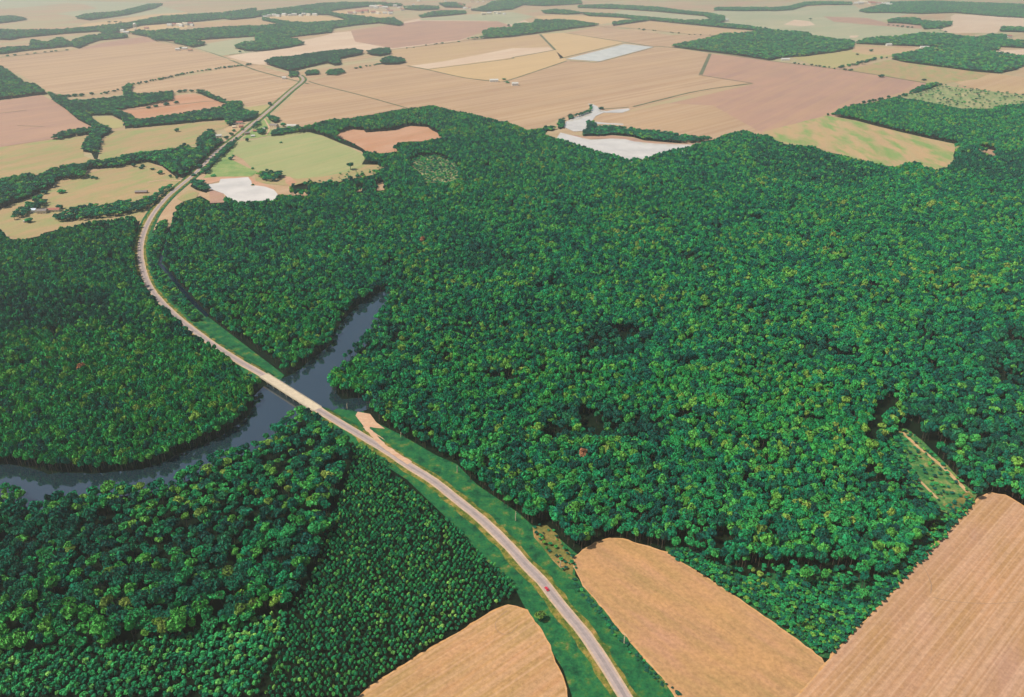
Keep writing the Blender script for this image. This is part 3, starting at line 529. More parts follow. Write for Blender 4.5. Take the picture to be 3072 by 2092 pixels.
def trunk_mb(seed, h=2.0, r0=.07, limbs=5):
    r = random.Random(seed); m = MB(); top = Vector((r.uniform(-.06, .06), r.uniform(-.06, .06), h))
    m.tube([(0, 0, -.05), (0, 0, h*.35), tuple(top*.7), tuple(top)], [r0*1.3, r0, r0*.75, r0*.3], 7)
    for i in range(limbs):
        a = i*2.4+r.uniform(-.4, .4); z = h*r.uniform(.5, .85); L = r.uniform(.4, .65)
        m.tube([(0, 0, z), (math.cos(a)*L*.5, math.sin(a)*L*.5, z+.22), (math.cos(a)*L, math.sin(a)*L, z+.5)], [r0*.55, r0*.35, r0*.12], 5)
    return m
def trunk_mesh(name, mat, seed, **k):
    m = trunk_mb(seed, **k); me = bpy.data.meshes.new(name); me.from_pydata(m.v, [], m.f); me.materials.append(mat); me.update(); return me
NB = 5
def proto_obj(name, cm, tm):
    """crown + trunk joined, used only inside the uncounted woods"""
    V = [tuple(v.co) for v in cm.vertices]; n = len(V); V += [tuple(v.co) for v in tm.vertices]
    Fc = [tuple(p.vertices) for p in cm.polygons]; k = len(Fc); Fc += [tuple(i+n for i in p.vertices) for p in tm.polygons]
    me = bpy.data.meshes.new(name); me.from_pydata(V, [], Fc); me.materials.append(cm.materials[0]); me.materials.append(cm.materials[1]); me.materials.append(tm.materials[0])
    me.polygons.foreach_set('material_index', np.array([p.material_index for p in cm.polygons]+[2]*(len(Fc)-k), dtype=np.int32)); me.update()
    return bpy.data.objects.new(name, me)
pc_b = bpy.data.collections.new('broadleaf_kinds'); pc_p = bpy.data.collections.new('pine_kinds')
TM = [trunk_mesh('trunk', M['bark'], 3+i) for i in range(3)]
TP = trunk_mesh('trunk', M['bark'], 9, h=2.0, r0=.06, limbs=0)
shapes = [dict(nl=9, quads=40, z0=1.45), dict(nl=7, quads=48, z0=1.5), dict(nl=11, quads=36, z0=1.35), dict(nl=8, quads=42, z0=1.55, z1=2.5), dict(nl=6, quads=44, z0=1.4)]
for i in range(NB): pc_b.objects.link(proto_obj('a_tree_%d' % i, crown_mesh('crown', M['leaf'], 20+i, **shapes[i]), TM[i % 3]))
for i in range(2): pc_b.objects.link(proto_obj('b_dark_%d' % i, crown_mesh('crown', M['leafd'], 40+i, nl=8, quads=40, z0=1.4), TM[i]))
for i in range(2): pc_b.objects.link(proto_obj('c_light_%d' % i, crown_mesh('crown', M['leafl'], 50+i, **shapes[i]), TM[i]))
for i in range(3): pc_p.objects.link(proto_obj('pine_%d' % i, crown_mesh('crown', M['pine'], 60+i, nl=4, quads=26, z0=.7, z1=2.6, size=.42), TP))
# ------------------------------------------------------------------ where trees stand
T = []   # x, y, R, H, kind(0 broad,1 dark,2 pine), zone
def scatter(zone, spacing, r0, r1, h0, h1, kind, dens=1.0, base_only=False, darkp=.12, rows=None, edge=True):
    poly = P(CAN[zone]) if zone in CAN else P(zone); g = np.array([gp(a, b) for a, b in poly]); x0, y0 = g.min(0); x1, y1 = g.max(0)
    ang = rows if rows is not None else .4; ca, sa = math.cos(ang), math.sin(ang); cxm, cym = (x0+x1)/2, (y0+y1)/2; L = math.hypot(x1-x0, y1-y0)/2+spacing
    n = int(2*L/spacing)+1; ii, jj = np.meshgrid(np.arange(n), np.arange(n)); u = (ii-n/2+.5*(jj % 2))*spacing; v = (jj-n/2)*spacing*(.88)
    jit = .21 if rows is not None else .38
    u = u+rng.uniform(-jit, jit, u.shape)*spacing; v = v+rng.uniform(-jit, jit, v.shape)*spacing
    x = (cxm+u*ca-v*sa).ravel(); y = (cym+u*sa+v*ca).ravel()
    k = (x > x0) & (x < x1) & (y > y0) & (y < y1) & (y > 350); x, y = x[k], y[k]
    k = rng.random(len(x)) < dens; x, y = x[k], y[k]
    R_ = rng.uniform(r0, r1, len(x)); H = rng.uniform(h0, h1, len(x))*(.75+.25*R_/max(r1, .1))
    px, py = proj(x, y, 0); qx, qy = proj(x, y, H*.86)
    ok = (px > -260) & (px < W0+260) & (py < H0+190)
    x, y, R_, H, px, py, qx, qy = [a[ok] for a in (x, y, R_, H, px, py, qx, qy)]
    ok = pip(poly, px, py) & (pip(poly, qx, qy) if not base_only else True)
    if zone in ('big', 'westbank', 'nearwood', 'pinesR', 'pinesL'):
        for h in HP: ok &= ~(pip(h, px, py) | pip(h, qx, qy))
    kk = np.where(rng.random(len(x)) < darkp, 1, 0) if kind == 0 else np.full(len(x), kind)
    for a in np.nonzero(ok)[0]: T.append((x[a], y[a], R_[a], H[a], int(kk[a]), zone))
scatter('big', 5.4, 2.0, 4.6, 11, 19, 0, .94, darkp=.1)
scatter('westbank', 5.0, 2.0, 4.0, 13, 19, 0, .97, darkp=.05)
scatter('strip', 6.0, 2.3, 4.2, 7, 12, 0)
scatter('nearwood', 6.6, 2.5, 5.2, 10, 17, 0, .92, darkp=.17)
scatter('pinesR', 3.5, .95, 1.55, 3.6, 5.8, 2, .94, rows=ABL+.5)
scatter('pinesL', 4.1, 1.2, 2.6, 4, 7, 2, .96, rows=ABL+.9)
scatter('bandL', 7.5, 3.5, 6.5, 10, 17, 0, darkp=.25)
for z in ('stripF', 'stripG', 'woodM', 'woodN', 'hedge1', 'hedge2', 'pondside', 'orch', 'pondband'): scatter(z, 7.5, 3.6, 6, 7, 12, 0, base_only=True, darkp=.5)
for z in ('dam', 'damb', 'damc', 'villA', 'villB', 'villC', 'villD', 'villE', 'rdsideA', 'rdsideB', 'trX', 'trY', 'trZ'): scatter(z, 7, 3.5, 5.5, 6, 10, 0, base_only=True, darkp=.6)
scatter('woodLn', 9, 4.5, 7, 12, 17, 0, darkp=.2)
for z in ('pineX', 'pineY', 'pineZ'): scatter(z, 8.5, 4.5, 6.5, 11, 15, 0, base_only=True, darkp=.8)
for z in [k for k in CAN if k.startswith(('far', 'town'))]: scatter(z, 11.5 if z.startswith('far') else 14, 4.8, 9.0, 7, 17, 0, .88, base_only=True, darkp=.12)
def vnoise(x, y, cell, seed):
    g_ = np.random.default_rng(seed).random((400, 400)); u = x/cell+200; v = y/cell; i = np.floor(u).astype(int) % 399; j = np.floor(v).astype(int) % 399; fu = u-np.floor(u); fv = v-np.floor(v)
    fu = fu*fu*(3-2*fu); fv = fv*fv*(3-2*fv)
    return (g_[i, j]*(1-fu)+g_[i+1, j]*fu)*(1-fv)+(g_[i, j+1]*(1-fu)+g_[i+1, j+1]*fu)*fv
a_ = np.array([t[:2] for t in T]); n1 = vnoise(a_[:, 0], a_[:, 1], 26, 1); n2 = vnoise(a_[:, 0], a_[:, 1], 70, 2); n3 = vnoise(a_[:, 0], a_[:, 1], 15, 3); T3 = []
for t, p_, q_, w_ in zip(T, n1, n2, n3):
    if t[5] in ('big', 'westbank', 'nearwood'):
        if p_ < .24 and w_ < .6 and rng.random() < .6: continue
        k_ = .80+.42*q_; h_ = .82+.3*q_
        if rng.random() < .03: k_ *= 1.35; h_ *= 1.15
        t = (t[0], t[1], t[2]*k_, t[3]*h_, t[4], t[5])
    T3.append(t)
T = T3
# shrubs: scrubby clearings, brush and road edges
scatter(HOLES[1], 6.5, 1.8, 3.6, 3, 7, 0, .85, True); scatter(HOLES[7], 4.2, .9, 2.2, 1.5, 4, 0, .38, True, darkp=.1); scatter(HOLES[8], 4.0, .8, 2.2, 2, 5, 0, .65, True)
scatter('M3 1425,1290 1500,1285 1560,1490 B3 1650,190 1770,310 1700,340 1560,190 1470,60 M3 1410,1440', 3.4, 1.0, 2.6, 3, 7, 0, .9, True, darkp=.35)
scatter('B2 1350,430 1450,420 1520,480 1560,560 1660,640 1640,780 1560,730 1480,650 1420,570 1360,500', 4, .7, 1.9, 1.5, 4, 0, .5, True)
scatter('B3 480,800 760,760 1100,760 1400,860 1080,1240 980,1235 800,1105 600,950', 2.9, .8, 2.0, 2, 5, 0, .9, True)
scatter('B3 1080,1240 1900,400 2030,225 1960,245 1760,370 1500,650 1250,900 1000,1180', 3.0, .8, 2.1, 2, 5, 0, .85, True)
scatter('B3 0,590 150,685 350,812 600,962 800,1105 980,1240 1000,1160 700,900 400,700 150,560', 3.0, .8, 2.2, 2, 6, 0, .9, True)
scatter('B2 1610,750 1680,835 1835,1015 1970,1180 2230,1480 S 2080,2100 2050,2100 B2 2160,1460 1930,1200 1780,1010 1650,860', 2.6, .8, 1.7, .8, 2.0, 0, .8, True, darkp=.9)
scatter('G4 1200,150 1350,110 1580,50 2324,140 2800,200 2800,230 2324,225 2100,235 2040,262 1750,262 1560,225', 17, 3, 5, 4, 8, 0, .35, True, darkp=.4)
scatter('G2 330,965 700,940 1080,860 1200,790 1000,800 600,890 380,905', 12, 1.8, 3.4, 2.5, 5, 0, .35, True)
PATCH = [(1,.75,.68,'M2 1620,680 1800,640 2100,640 2200,720 2000,860 1800,880 1620,840'),(1,.7,.66,'M2 1400,1260 1500,1200 1800,1180 2100,1250 2200,1350 2000,1400 1600,1420 1420,1400'),
 (1,.7,.66,'M3 2040,860 2150,650 2400,600 2500,1000 2200,1000'),(1,.6,.8,'M3 1540,1100 2000,1100 2400,1250 2400,1518 1850,1500 1600,1300'),(1,.6,.8,'M2 250,700 450,550 520,640 400,800 280,860 60,880 150,780'),
 (1,.55,.8,'M1 0,380 700,400 900,620 1300,700 1400,800 1100,780 700,700 0,700'),(1,.5,.8,'G4 -200,560 400,640 1000,860 700,980 300,960 -100,800'),(1,.75,.85,'G4 1500,820 1760,640 2500,700 2500,1000 2000,900'),
 (1,.6,.75,'M3 850,660 1200,700 1250,820 900,840'),(1,.6,.8,'M2 700,160 1000,60 1300,200 1100,280 760,260'),(1,.6,.75,'M2 1000,900 1300,920 1280,1000 1050,980'),
 (1,.4,.85,'B1 0,350 1100,350 1900,200 2000,700 1500,950 0,1000'),(3,.6,1,'M1 0,700 700,620 1500,800 1780,1030 1700,1200 1200,1540 0,1583'),(3,.75,1,'M2 -20,900 240,880 300,1000 260,1150 0,1120'),
 (3,.6,1,'M1 1500,560 1700,400 2400,500 2261,700 1950,960'),(3,.55,1,'M3 1180,1300 1290,1080 1420,1040 1350,1200 1300,1400'),(3,.45,1,'B1 0,1000 700,950 1900,800 2000,1000 1300,1200 0,1290'),(3,.35,1,'M3 0,900 1200,900 1400,1518 0,1518'),(3,.35,1,'M2 700,800 2261,900 2261,1200 900,1150')]
PATCH += [(5,1,.9,'B3 1080,1235 1960,330 1880,260 1650,470 1300,860 1000,1130'),(5,.9,.85,'B3 200,740 450,640 760,620 1200,640 1500,760 1080,1230 970,1230'),(5,1,.8,'B3 0,600 150,690 350,820 600,970 980,1240 1000,1160 700,880 400,680 150,540 0,500'),
 (5,.8,.6,'M3 1400,1240 1510,1290 1560,1480 B3 1700,200 1850,330 1750,380 1600,200 1500,60 M3 1440,1440')]
PATCH += [(1,.8,.4,q_) for q_ in ('M2 1640,760 1720,690 1850,680 1800,800 1700,860','M2 1880,640 2060,630 2100,700 1960,760','M2 1430,1290 1540,1300 1560,1420 1450,1430','M2 1780,1190 1880,1200 1900,1300 1800,1330','M2 2050,1260 2180,1280 2200,1400 2080,1390',
 'M3 2040,870 2130,850 2230,930 2180,1000 2080,960','M3 2210,660 2324,680 2324,740 2230,740','M3 850,690 950,720 1000,790 900,760','M3 1150,770 1230,790 1230,830 1160,830','B3 300,340 370,400 380,540 320,560','M2 800,20 860,20 850,90 790,80','M2 1050,950 1250,970 1240,1000 1060,985','M1 1560,220 1640,240 1600,300','M3 90,110 180,130 160,190 90,180')]
for kd, pr, kp, sp in PATCH:  # dark kind: darker leaf colour stands for shade in gaps and hollows
    q = P(sp); a_ = np.array([(t[0], t[1]) for t in T]); u_, v_ = proj(a_[:, 0], a_[:, 1], 8.0); ins = pip(q, u_, v_); T2 = []
    for t, i_ in zip(T, ins):
        if i_ and t[4] in (0, 1) and t[5] in ('big', 'westbank', 'nearwood'):
            if rng.random() > kp: continue
            if rng.random() < pr: t = (*t[:4], kd, t[5]) if kd != 5 else (t[0], t[1], t[2]*.6, t[3]*.36, 0, t[5])
        T2.append(t)
    T = T2
A = np.array([(t[0], t[1], t[2], t[3], t[4]) for t in T]); zones = [t[5] for t in T]
# keep carriageway clear
rx = np.array([(p.x, p.y) for p in rp]); keep = np.ones(len(A), bool)
for c in range(0, len(A), 20000):
    d = np.sqrt(((A[c:c+20000, None, :2]-rx[None, ::2, :])**2).sum(2)).min(1); keep[c:c+20000] = d > 11.0
A = A[keep]; zones = [z for z, k in zip(zones, keep) if k]
PX, PY = proj(A[:, 0], A[:, 1], A[:, 3]*.6); depth = A[:, 1]*CT+HC*ST; show = A[:, 2]*F/depth
inframe = (PX > 5) & (PX < W0-5) & (PY < H0-5) & (PY > 0)
indiv = np.zeros(len(A), bool)
for kinds in ((0, 1, 3), (2,)):
    c = np.nonzero(inframe & np.isin(A[:, 4], kinds))[0]; c = c[np.argsort(-show[c])][:300 if kinds == (2,) else 250]; indiv[c] = True
print('trees', len(A), 'broad', int((A[:, 4] != 2).sum()), 'pine', int((A[:, 4] == 2).sum()))
# ------------------------------------------------------------------ the uncounted woods (geometry nodes)
def wood(name, coll, sel, nvar, label, cat):
    idx = np.nonzero(sel)[0]; me = bpy.data.meshes.new(name); me.vertices.add(len(idx))
    me.vertices.foreach_set('co', np.c_[A[idx, 0], A[idx, 1], np.full(len(idx), .2)].astype(np.float32).ravel())
    def att(n, t, d, key='value'): a = me.attributes.new(n, t, 'POINT'); a.data.foreach_set(key, d)
    hs = 2.6
    att('sc', 'FLOAT_VECTOR', np.c_[A[idx, 2], A[idx, 2]*rng.uniform(.85, 1.15, len(idx)), A[idx, 3]/hs].astype(np.float32).ravel(), 'vector')
    att('rz', 'FLOAT', rng.uniform(0, 6.28, len(idx)).astype(np.float32))
    k = np.where(A[idx, 4] == 1, NB+rng.integers(0, 2, len(idx)), np.where(A[idx, 4] == 3, NB+2+rng.integers(0, 2, len(idx)), rng.integers(0, NB, len(idx)))) if nvar > 3 else rng.integers(0, 3, len(idx))
    att('kd', 'INT', k.astype(np.int32)); me.update()
    o = link(bpy.data.objects.new(name, me)); tag(o, label, cat, kind='stuff')
    ng = bpy.data.node_groups.new(name, 'GeometryNodeTree'); ng.interface.new_socket('Geometry', in_out='INPUT', socket_type='NodeSocketGeometry'); ng.interface.new_socket('Geometry', in_out='OUTPUT', socket_type='NodeSocketGeometry')
    n = ng.nodes; gi = n.new('NodeGroupInput'); go = n.new('NodeGroupOutput'); m2p = n.new('GeometryNodeMeshToPoints'); ip = n.new('GeometryNodeInstanceOnPoints'); ci = n.new('GeometryNodeCollectionInfo')
    ci.inputs['Collection'].default_value = coll; ci.inputs['Separate Children'].default_value = True; ci.inputs['Reset Children'].default_value = True
    def na(nm, t): a = n.new('GeometryNodeInputNamedAttribute'); a.data_type = t; a.inputs[0].default_value = nm; return a.outputs[0]
    cx = n.new('ShaderNodeCombineXYZ'); ng.links.new(na('rz', 'FLOAT'), cx.inputs[2])
    ng.links.new(gi.outputs[0], m2p.inputs[0]); ng.links.new(m2p.outputs[0], ip.inputs['Points']); ng.links.new(ci.outputs[0], ip.inputs['Instance'])
    ip.inputs['Pick Instance'].default_value = True; ng.links.new(na('kd', 'INT'), ip.inputs['Instance Index']); ng.links.new(na('sc', 'FLOAT_VECTOR'), ip.inputs['Scale']); ng.links.new(cx.outputs[0], ip.inputs['Rotation'])
    ng.links.new(ip.outputs[0], go.inputs[0])
    md = o.modifiers.new('scatter', 'NODES'); md.node_group = ng
wood('woodland', pc_b, ~indiv & (A[:, 4] != 2), 7, 'broadleaf woodland of green crowns beyond the nearest trees', 'woodland')
wood('pine_plantation', pc_p, ~indiv & (A[:, 4] == 2), 3, 'close rows of young pines behind the nearest pines', 'plantation')
# ------------------------------------------------------------------ individual trees
CR = {}
for key in ('dark', 'mid', 'light', 'yellow', 'rust'):
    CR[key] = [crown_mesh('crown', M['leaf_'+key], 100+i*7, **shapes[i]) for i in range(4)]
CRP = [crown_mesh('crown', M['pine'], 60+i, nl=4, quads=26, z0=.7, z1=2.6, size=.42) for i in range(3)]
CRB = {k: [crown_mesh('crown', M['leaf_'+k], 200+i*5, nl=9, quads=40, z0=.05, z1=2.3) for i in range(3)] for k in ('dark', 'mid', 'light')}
def tree(name, x, y, R_, H, cm, tm, hs, label, cat, group=None, z=.2):
    r = tag(empty(name, (x, y, z), random.uniform(0, 6.28)), label, cat, group); r.scale = (R_, R_*random.uniform(.9, 1.1), H/hs)
    for nm, me in (('crown', cm), ('trunk', tm)): link(bpy.data.objects.new(nm, me), r)
    return r
def where(px, py, zone):
    if zone == 'nearwood':
        if py < 1500: return 'on the near river bank'
        if px < 180: return 'at the left edge of the wood below the river'
        if px > 800: return 'in the wood below the river, close to the road'
        if py > 1830: return 'along the plantation edge of the lower left wood'
        return 'in the middle of the lower left wood'
    if px > 2700: return 'in the wood behind the right stubble field'
    if py > 1800: return 'at the point of the wood between two stubble fields'
    if px > 2400: return 'in the wood edge beside the right stubble field'
    if px > 1950: return 'in the wood edge above the middle stubble field'
    return 'in the wood edge across the verge from the road'
CN = {'dark': 'dark green', 'mid': 'mid green', 'light': 'light green', 'yellow': 'yellow green'}
for i in np.nonzero(indiv)[0]:
    x, y, R_, H, k = A[i]
    if k == 2:
        rr = 'young pine in the plantation rows ' + ('beside the lower left stubble field' if PX[i] > 800 else 'at the bottom of the photo')
        tree('pine_tree', x, y, R_, H, random.choice(CRP), TP, 2.6, rr, 'tree', rr.replace('young pine', 'young pines'))
    else:
        key = 'dark' if k == 1 else random.choice(['light', 'light', 'mid', 'yellow']) if k == 3 else random.choices(['dark', 'mid', 'light', 'yellow'], [.27, .42, .23, .08])[0]; wh = where(PX[i], PY[i], zones[i])
        kind = 'shrub' if H < 6 else 'broadleaf tree'; sz = ('tall ' if H > 15.5 else '')
        tree('shrub' if H < 6 else 'broadleaf_tree', x, y, R_, H, random.choice(CR[key]), random.choice(TM), 2.6,
             f'{sz}{CN[key]} {kind} {wh}', 'shrub' if H < 6 else 'tree', f'{sz}{CN[key]} {kind}s {wh}')
LONE = [ # px, py (foot), R, H, colour, label
 (1619,1862,3.6,7,'yellow','lone yellow green tree standing in the verge beside the lower left stubble field'),
 (255,1140,4.8,20,'rust','orange brown tree standing out in the green wood left of the bridge'),
 (1747,1404,4.8,20,'rust','pinkish brown dead crown showing among dark trees in the middle wood'),
 (1270,748,4.5,20,'rust','small reddish crown high in the central wood above the river bend'),
 (2165,775,6,17,'yellow','large yellowish crown beside a dark gap in the right wood'),
 (1455,1455,5.0,13,'yellow','bright yellow green tree at the wood edge nearest the road bend'),
 (1052,510,9,15,'dark','round dark tree alone at the right corner of the green field'),
 (531,396,7,10,'dark','dark tree alone in the upper left pasture'),
 (693,480,6,8,'dark','small dark tree at the left edge of the green field'),
 (88,668,7,9,'mid','bushy tree beside the sheds in the bottom of the left farm field'),
 (135,583,6,8,'dark','left one of two bushes in the farm field above the white shed'),
 (185,580,8,8,'mid','wide low bush in the farm field above the brown barn'),
 (811,318,7,12,'dark','dark tree standing beside the straight far road'),
 (1600,0,0,0,None,None),
 (695,408,7,10,'dark','dark tree in the yard left of the village road'),
 (742,425,6,9,'dark','dark bush right of the village road by a dark roofed house'),
 (851,380,8,11,'mid','green tree between the cream house and the long white shed'),
 (545,148,9,12,'dark','dark tree between two farm buildings far up left'),
 (2643,233,12,12,'dark','dark tree in the far hedge corner right of the olive field'),
 (2640,226,12,14,'mid',None),
 (2586,194,10,16,'dark','dark tree standing behind the far olive pasture'),
 (2613,155,10,12,'dark','small dark tree in front of the far right wood'),
 (2572,166,8,8,'dark','small bush in the far olive pasture'),
 (2772,243,9,9,'dark','single bush on the boundary of the far mottled pasture'),
 (2639,226,9,9,'dark',None),
 (2558,326,9,13,'dark','lone tree on the edge of the wood corner beside the pink field'),
 (2553,213,8,9,'dark','bush on the long far field boundary'),
 (1549,0,0,0,None,None),
 (329,72,12,15,'dark','left of two far trees near the water tower'),
 (348,71,12,15,'dark','right of two far trees near the water tower'),
 (2820,92,14,14,'dark','far tree at the foot of the far right copse'),
 (2431,62,12,14,'dark','lone far tree in the grey green pasture'),
 (2692,80,10,10,'dark','first bush in the far row below the right copse'),(2706,82,10,10,'dark','second bush in the far row below the right copse'),(2723,84,11,11,'dark','third bush in the far row below the right copse'),
 (2836,97,10,8,'dark','low far bush right of the copse'),
 (1930,92,10,10,'dark','small far tree on the track through pale fields'),
 (1526,79,12,12,'dark','small far tree left of the grey wood in the middle distance'),
 (720,158,8,9,'dark','small bush by the far dirt road'),(736,155,8,9,'dark','second small bush by the far dirt road'),
 (446,326,7,7,'dark','first bush on the line through the red field'),(468,322,8,8,'dark','second bush on the line through the red field'),(500,317,10,9,'dark','double bush on the line through the red field'),(530,311,8,8,'dark','last bush on the line through the red field'),
 (276,285,8,9,'dark','small tree on the hedge line under the big tan field'),(318,282,8,8,'dark','another small tree on the hedge line under the big tan field'),
 (205,291,10,8,'dark','left bush of the hedge under the big tan field'),(225,290,10,9,'dark','middle bush of the hedge under the big tan field'),(245,289,10,9,'dark','right bush of the hedge under the big tan field'),
 (540,279,9,10,'dark','first tree on top of the red field'),(555,277,9,10,'dark','second tree on top of the red field'),(575,277,8,10,'dark','third tree on top of the red field'),
 (598,281,10,9,'dark','fourth tree on top of the red field'),(618,288,10,9,'dark','fifth tree on top of the red field'),(655,301,8,9,'dark','last tree on the hedge right of the red field'),
 (759,557,3,4,'mid','bush on the bank above the pale pond'),(758,508,4,4,'mid','small bush in the grass above the pale pond'),
 (640,530,6,5,'mid','low wide bush left above the pale pond'),(1450,395,9,9,'dark','round bush at the top corner of the central wood'),
 (1440,397,9,8,'dark','bush next to the round one at the top corner of the central wood'),(1803,329,9,8,'dark','dark bush between the two arms of the far pond'),
 (1715,356,8,8,'dark','dark bush on the left bank of the far pond'),(776,613,5,7,'mid','tiny tree at the near right shore of the pale pond'),(756,562,5,5,'dark',None),
]
for px, py, R_, H, c, lab in LONE:
    if not c or not lab: continue
    x, y = gp(px, py); tree('shrub' if 'bush' in lab else 'broadleaf_tree', x, y, R_, H, random.choice(CRB[c] if c in CRB and R_ > 2.9 and H < 13 else CR[c]), random.choice(TM), 2.6, lab, 'shrub' if 'bush' in lab else 'tree')
# hedgerow along the two curved field boundaries, one tree at a time
def hedgerow(s, spacing, r0, r1, h, label, group, gaps=.25):
    g = spline([(a, b, 0) for a, b in G(s)], spacing)
    for p in g:
        if random.random() < gaps: continue
        tree('hedge_tree', p.x+random.uniform(-spacing*.5, spacing*.5), p.y+random.uniform(-6, 6), random.uniform(r0*.7, r1*1.1), random.uniform(*h), random.choice(CRB['dark'] if random.random() < .7 else CRB['mid']), TM[0], 2.6, label, 'tree', group)
hedgerow('T1 870,600 900,580 1060,548 1200,517 1330,490 1500,465 1740,437', 12, 4, 7.5, (5, 9), 'dark tree in the curved hedge between two tan fields, upper left', 'hedge trees between the two upper left tan fields', .12)
hedgerow('F4 740,645 560,622 220,575', 20, 5, 8, (5, 9), 'dark tree in the hedge below the far olive pasture', 'hedge trees below the far olive pasture', .3)
hedgerow('G4 530,325 900,212 1200,150 1560,50', 18, 5, 8, (6, 11), 'dark tree in the hedge along the right edge of the pink field', 'hedge trees along the pink field', .25)
hedgerow('F4 640,625 800,590 900,560 1060,530', 16, 6, 10, (7, 12), 'dark tree in the hedge right of the far olive pasture', 'hedge trees right of the far olive pasture', .2)
hedgerow('T1 380,662 560,655 720,635 840,612', 16, 4.5, 7, (5, 8), 'dark tree in the hedge along the bottom of the big tan field', 'hedge trees along the bottom of the big tan field', .35)
hedgerow('P 840,370 1000,220 1120,110', 10, 4, 6, (6, 9), 'tree in the dark row right of the village road', 'trees in the row right of the village road', .1)
hedgerow('P 480,680 640,560 840,370', 12, 3.5, 5.5, (4, 7), 'bush along the road above the pale pond', 'bushes along the road above the pale pond', .3)
hedgerow('F1 0,518 250,495 620,458', 22, 5, 8, (4, 7), 'dark bush in the thin hedge above the big tan field', 'hedge bushes above the big tan field', .45)
hedgerow('F3 1150,268 1650,318 1920,325', 26, 5, 8, (4, 8), 'dark bush in the far hedge left of the big dark wood', 'hedge bushes left of the big dark wood', .4)
hedgerow('F2 1340,445 1620,408 1860,378', 40, 5, 8, (4, 7), 'small bush on the boundary above the pale fields', 'bushes on the boundary above the pale fields', .5)
hedgerow('F2 920,625 1040,600 1130,585', 14, 5, 8, (5, 8), 'bush in the short hedge left of the dark copse', 'bushes in the short hedge left of the dark copse', .2)
hedgerow('F4 1100,232 1200,240 1380,262', 26, 6, 9, (6, 9), 'small tree in the far row below the right copse', 'trees in the far row below the right copse', .3)
hedgerow('F1 1110,205 1190,195 1290,185', 60, 6, 9, (6, 9), 'far tree beyond the belt left of the water tower', 'far trees beyond the belt near the water tower', .5)
hedgerow('G2 700,930 1000,870 1180,790', 17, 4, 6.5, (5, 9), 'bush in the rough strip above the central wood', 'bushes in the rough strip above the central wood', .3)
hedgerow('T1 470,1210 560,1195 660,1215', 11, 4, 6, (4, 7), 'bush in the small row on the mottled farm pasture', 'bushes on the mottled farm pasture', .2)
hedgerow('T1 560,1180 900,1130 1090,1180 1190,1220', 18, 4, 7, (5, 9), 'tree on the upper edge of the mottled farm pasture', 'trees on the upper edge of the farm pasture', .45)
for px, py, R_, H, lab in ((702,396,5,7,'small tree between the pale hut and the village road'),(728,392,5,7,'tree below the small pink house in the village yard'),(780,402,7,9,'tree between the village shed and the green field'),(798,388,6,8,'tree right of the little white village shed'),
  (838,392,7,9,'tree below the cream house with dark roof'),(680,418,7,9,'tree beside the white roofed house left of the village road'),(638,436,8,10,'big tree left of the village road above the house with red roof'),(600,505,7,9,'tree right of the house with red roof'),
  (556,512,7,10,'tree below left of the house with red roof'),(1522,250,8,7,'dark tree between the two white sheds of the lone farm'),(1512,240,8,6,'low bush above the lone farm in the tan fields'),(110,628,8,10,'tree behind the brown roofed barn'),(181,628,7,9,'tree right of the long tan farmhouse'),
  (700,470,4,4,'low bush on the track left of the green field'),(843,430,4,4,'single low bush on the upper edge of the green field')):
    x, y = gp(px, py); tree('yard_tree', x, y, R_, H, random.choice(CRB['dark' if H > 8 else 'mid']), TM[1], 2.6, lab, 'tree')
# dead trees
def snag(px, py, h, label):
    x, y = gp(px, py); r = tag(empty('dead_tree', (x, y, .5), random.uniform(0, 6)), label, 'dead tree')
    MB().tube([(0, 0, -.2), (.15, 0, h*.5), (-.1, .1, h)], [.5, .4, .15], 7).build('trunk', M['deadwood'], r)
    for k in range(3):
        a = k*2.1; z = h*(.6+.12*k); MB().tube([(0, 0, z), (math.cos(a)*1.0, math.sin(a)*1.0, z+.8)], [.16, .05], 5).build('branch', M['deadwood'], r)
snag(1547, 1563, 9, 'tall pale dead trunk at the wood edge beside the verge'); snag(1873, 1931, 8, 'pale dead stem on the verge beside the middle stubble field')
snag(1681, 1703, 6, 'pale dead stem near the round tip of the middle stubble field'); snag(1042, 1226, 6, 'pale dead trunk by the dark inlet next to the bridge'); snag(1372, 1418, 7, 'pale dead trunk at the wood edge above the road bend')
snag(1203, 1312, 5, 'short pale dead trunk at the wood edge near the sandy parking ground')
# ------------------------------------------------------------------ buildings
def building(name, px, py, L, Wd, Hh, rz, wall, roof, label, cat='building', flat=False, group=None, detail=True):
    x, y = gp(px, py); r = tag(empty(name, (x, y, .45), rz), label, cat, group)
    a, b = L/2, Wd/2; rh = Wd*.28 if not flat else .5
    MB().box(-a, a, -b, b, 0, Hh).build('wall', M[wall], r)
    g = MB(); n = 0
    e = .5
    g.v = [(-a-e,-b-e,Hh),(a+e,-b-e,Hh),(a+e,b+e,Hh),(-a-e,b+e,Hh),(-a-e,0,Hh+rh),(a+e,0,Hh+rh)] if not flat else None
    if flat: g = MB().box(-a-.3, a+.3, -b-.3, b+.3, Hh+.003, Hh+.5)
    else:
        g.v = [(u, v, z+.003) for u, v, z in g.v]; g.f = [(0,1,5,4),(2,3,4,5),(0,4,3),(1,2,5),(0,3,2,1)]
    g.build('roof', M[roof], r)
    if detail:
        MB().box(-.6, .6, -b-.06, -b+.05, .0, 2.1).build('door', M['door'], r)
        for s in (-1, 1): MB().box(s*a*.6-.7, s*a*.6+.7, -b-.05, -b+.05, 1.0, 2.2).build('window', M['glass'], r)
    return r
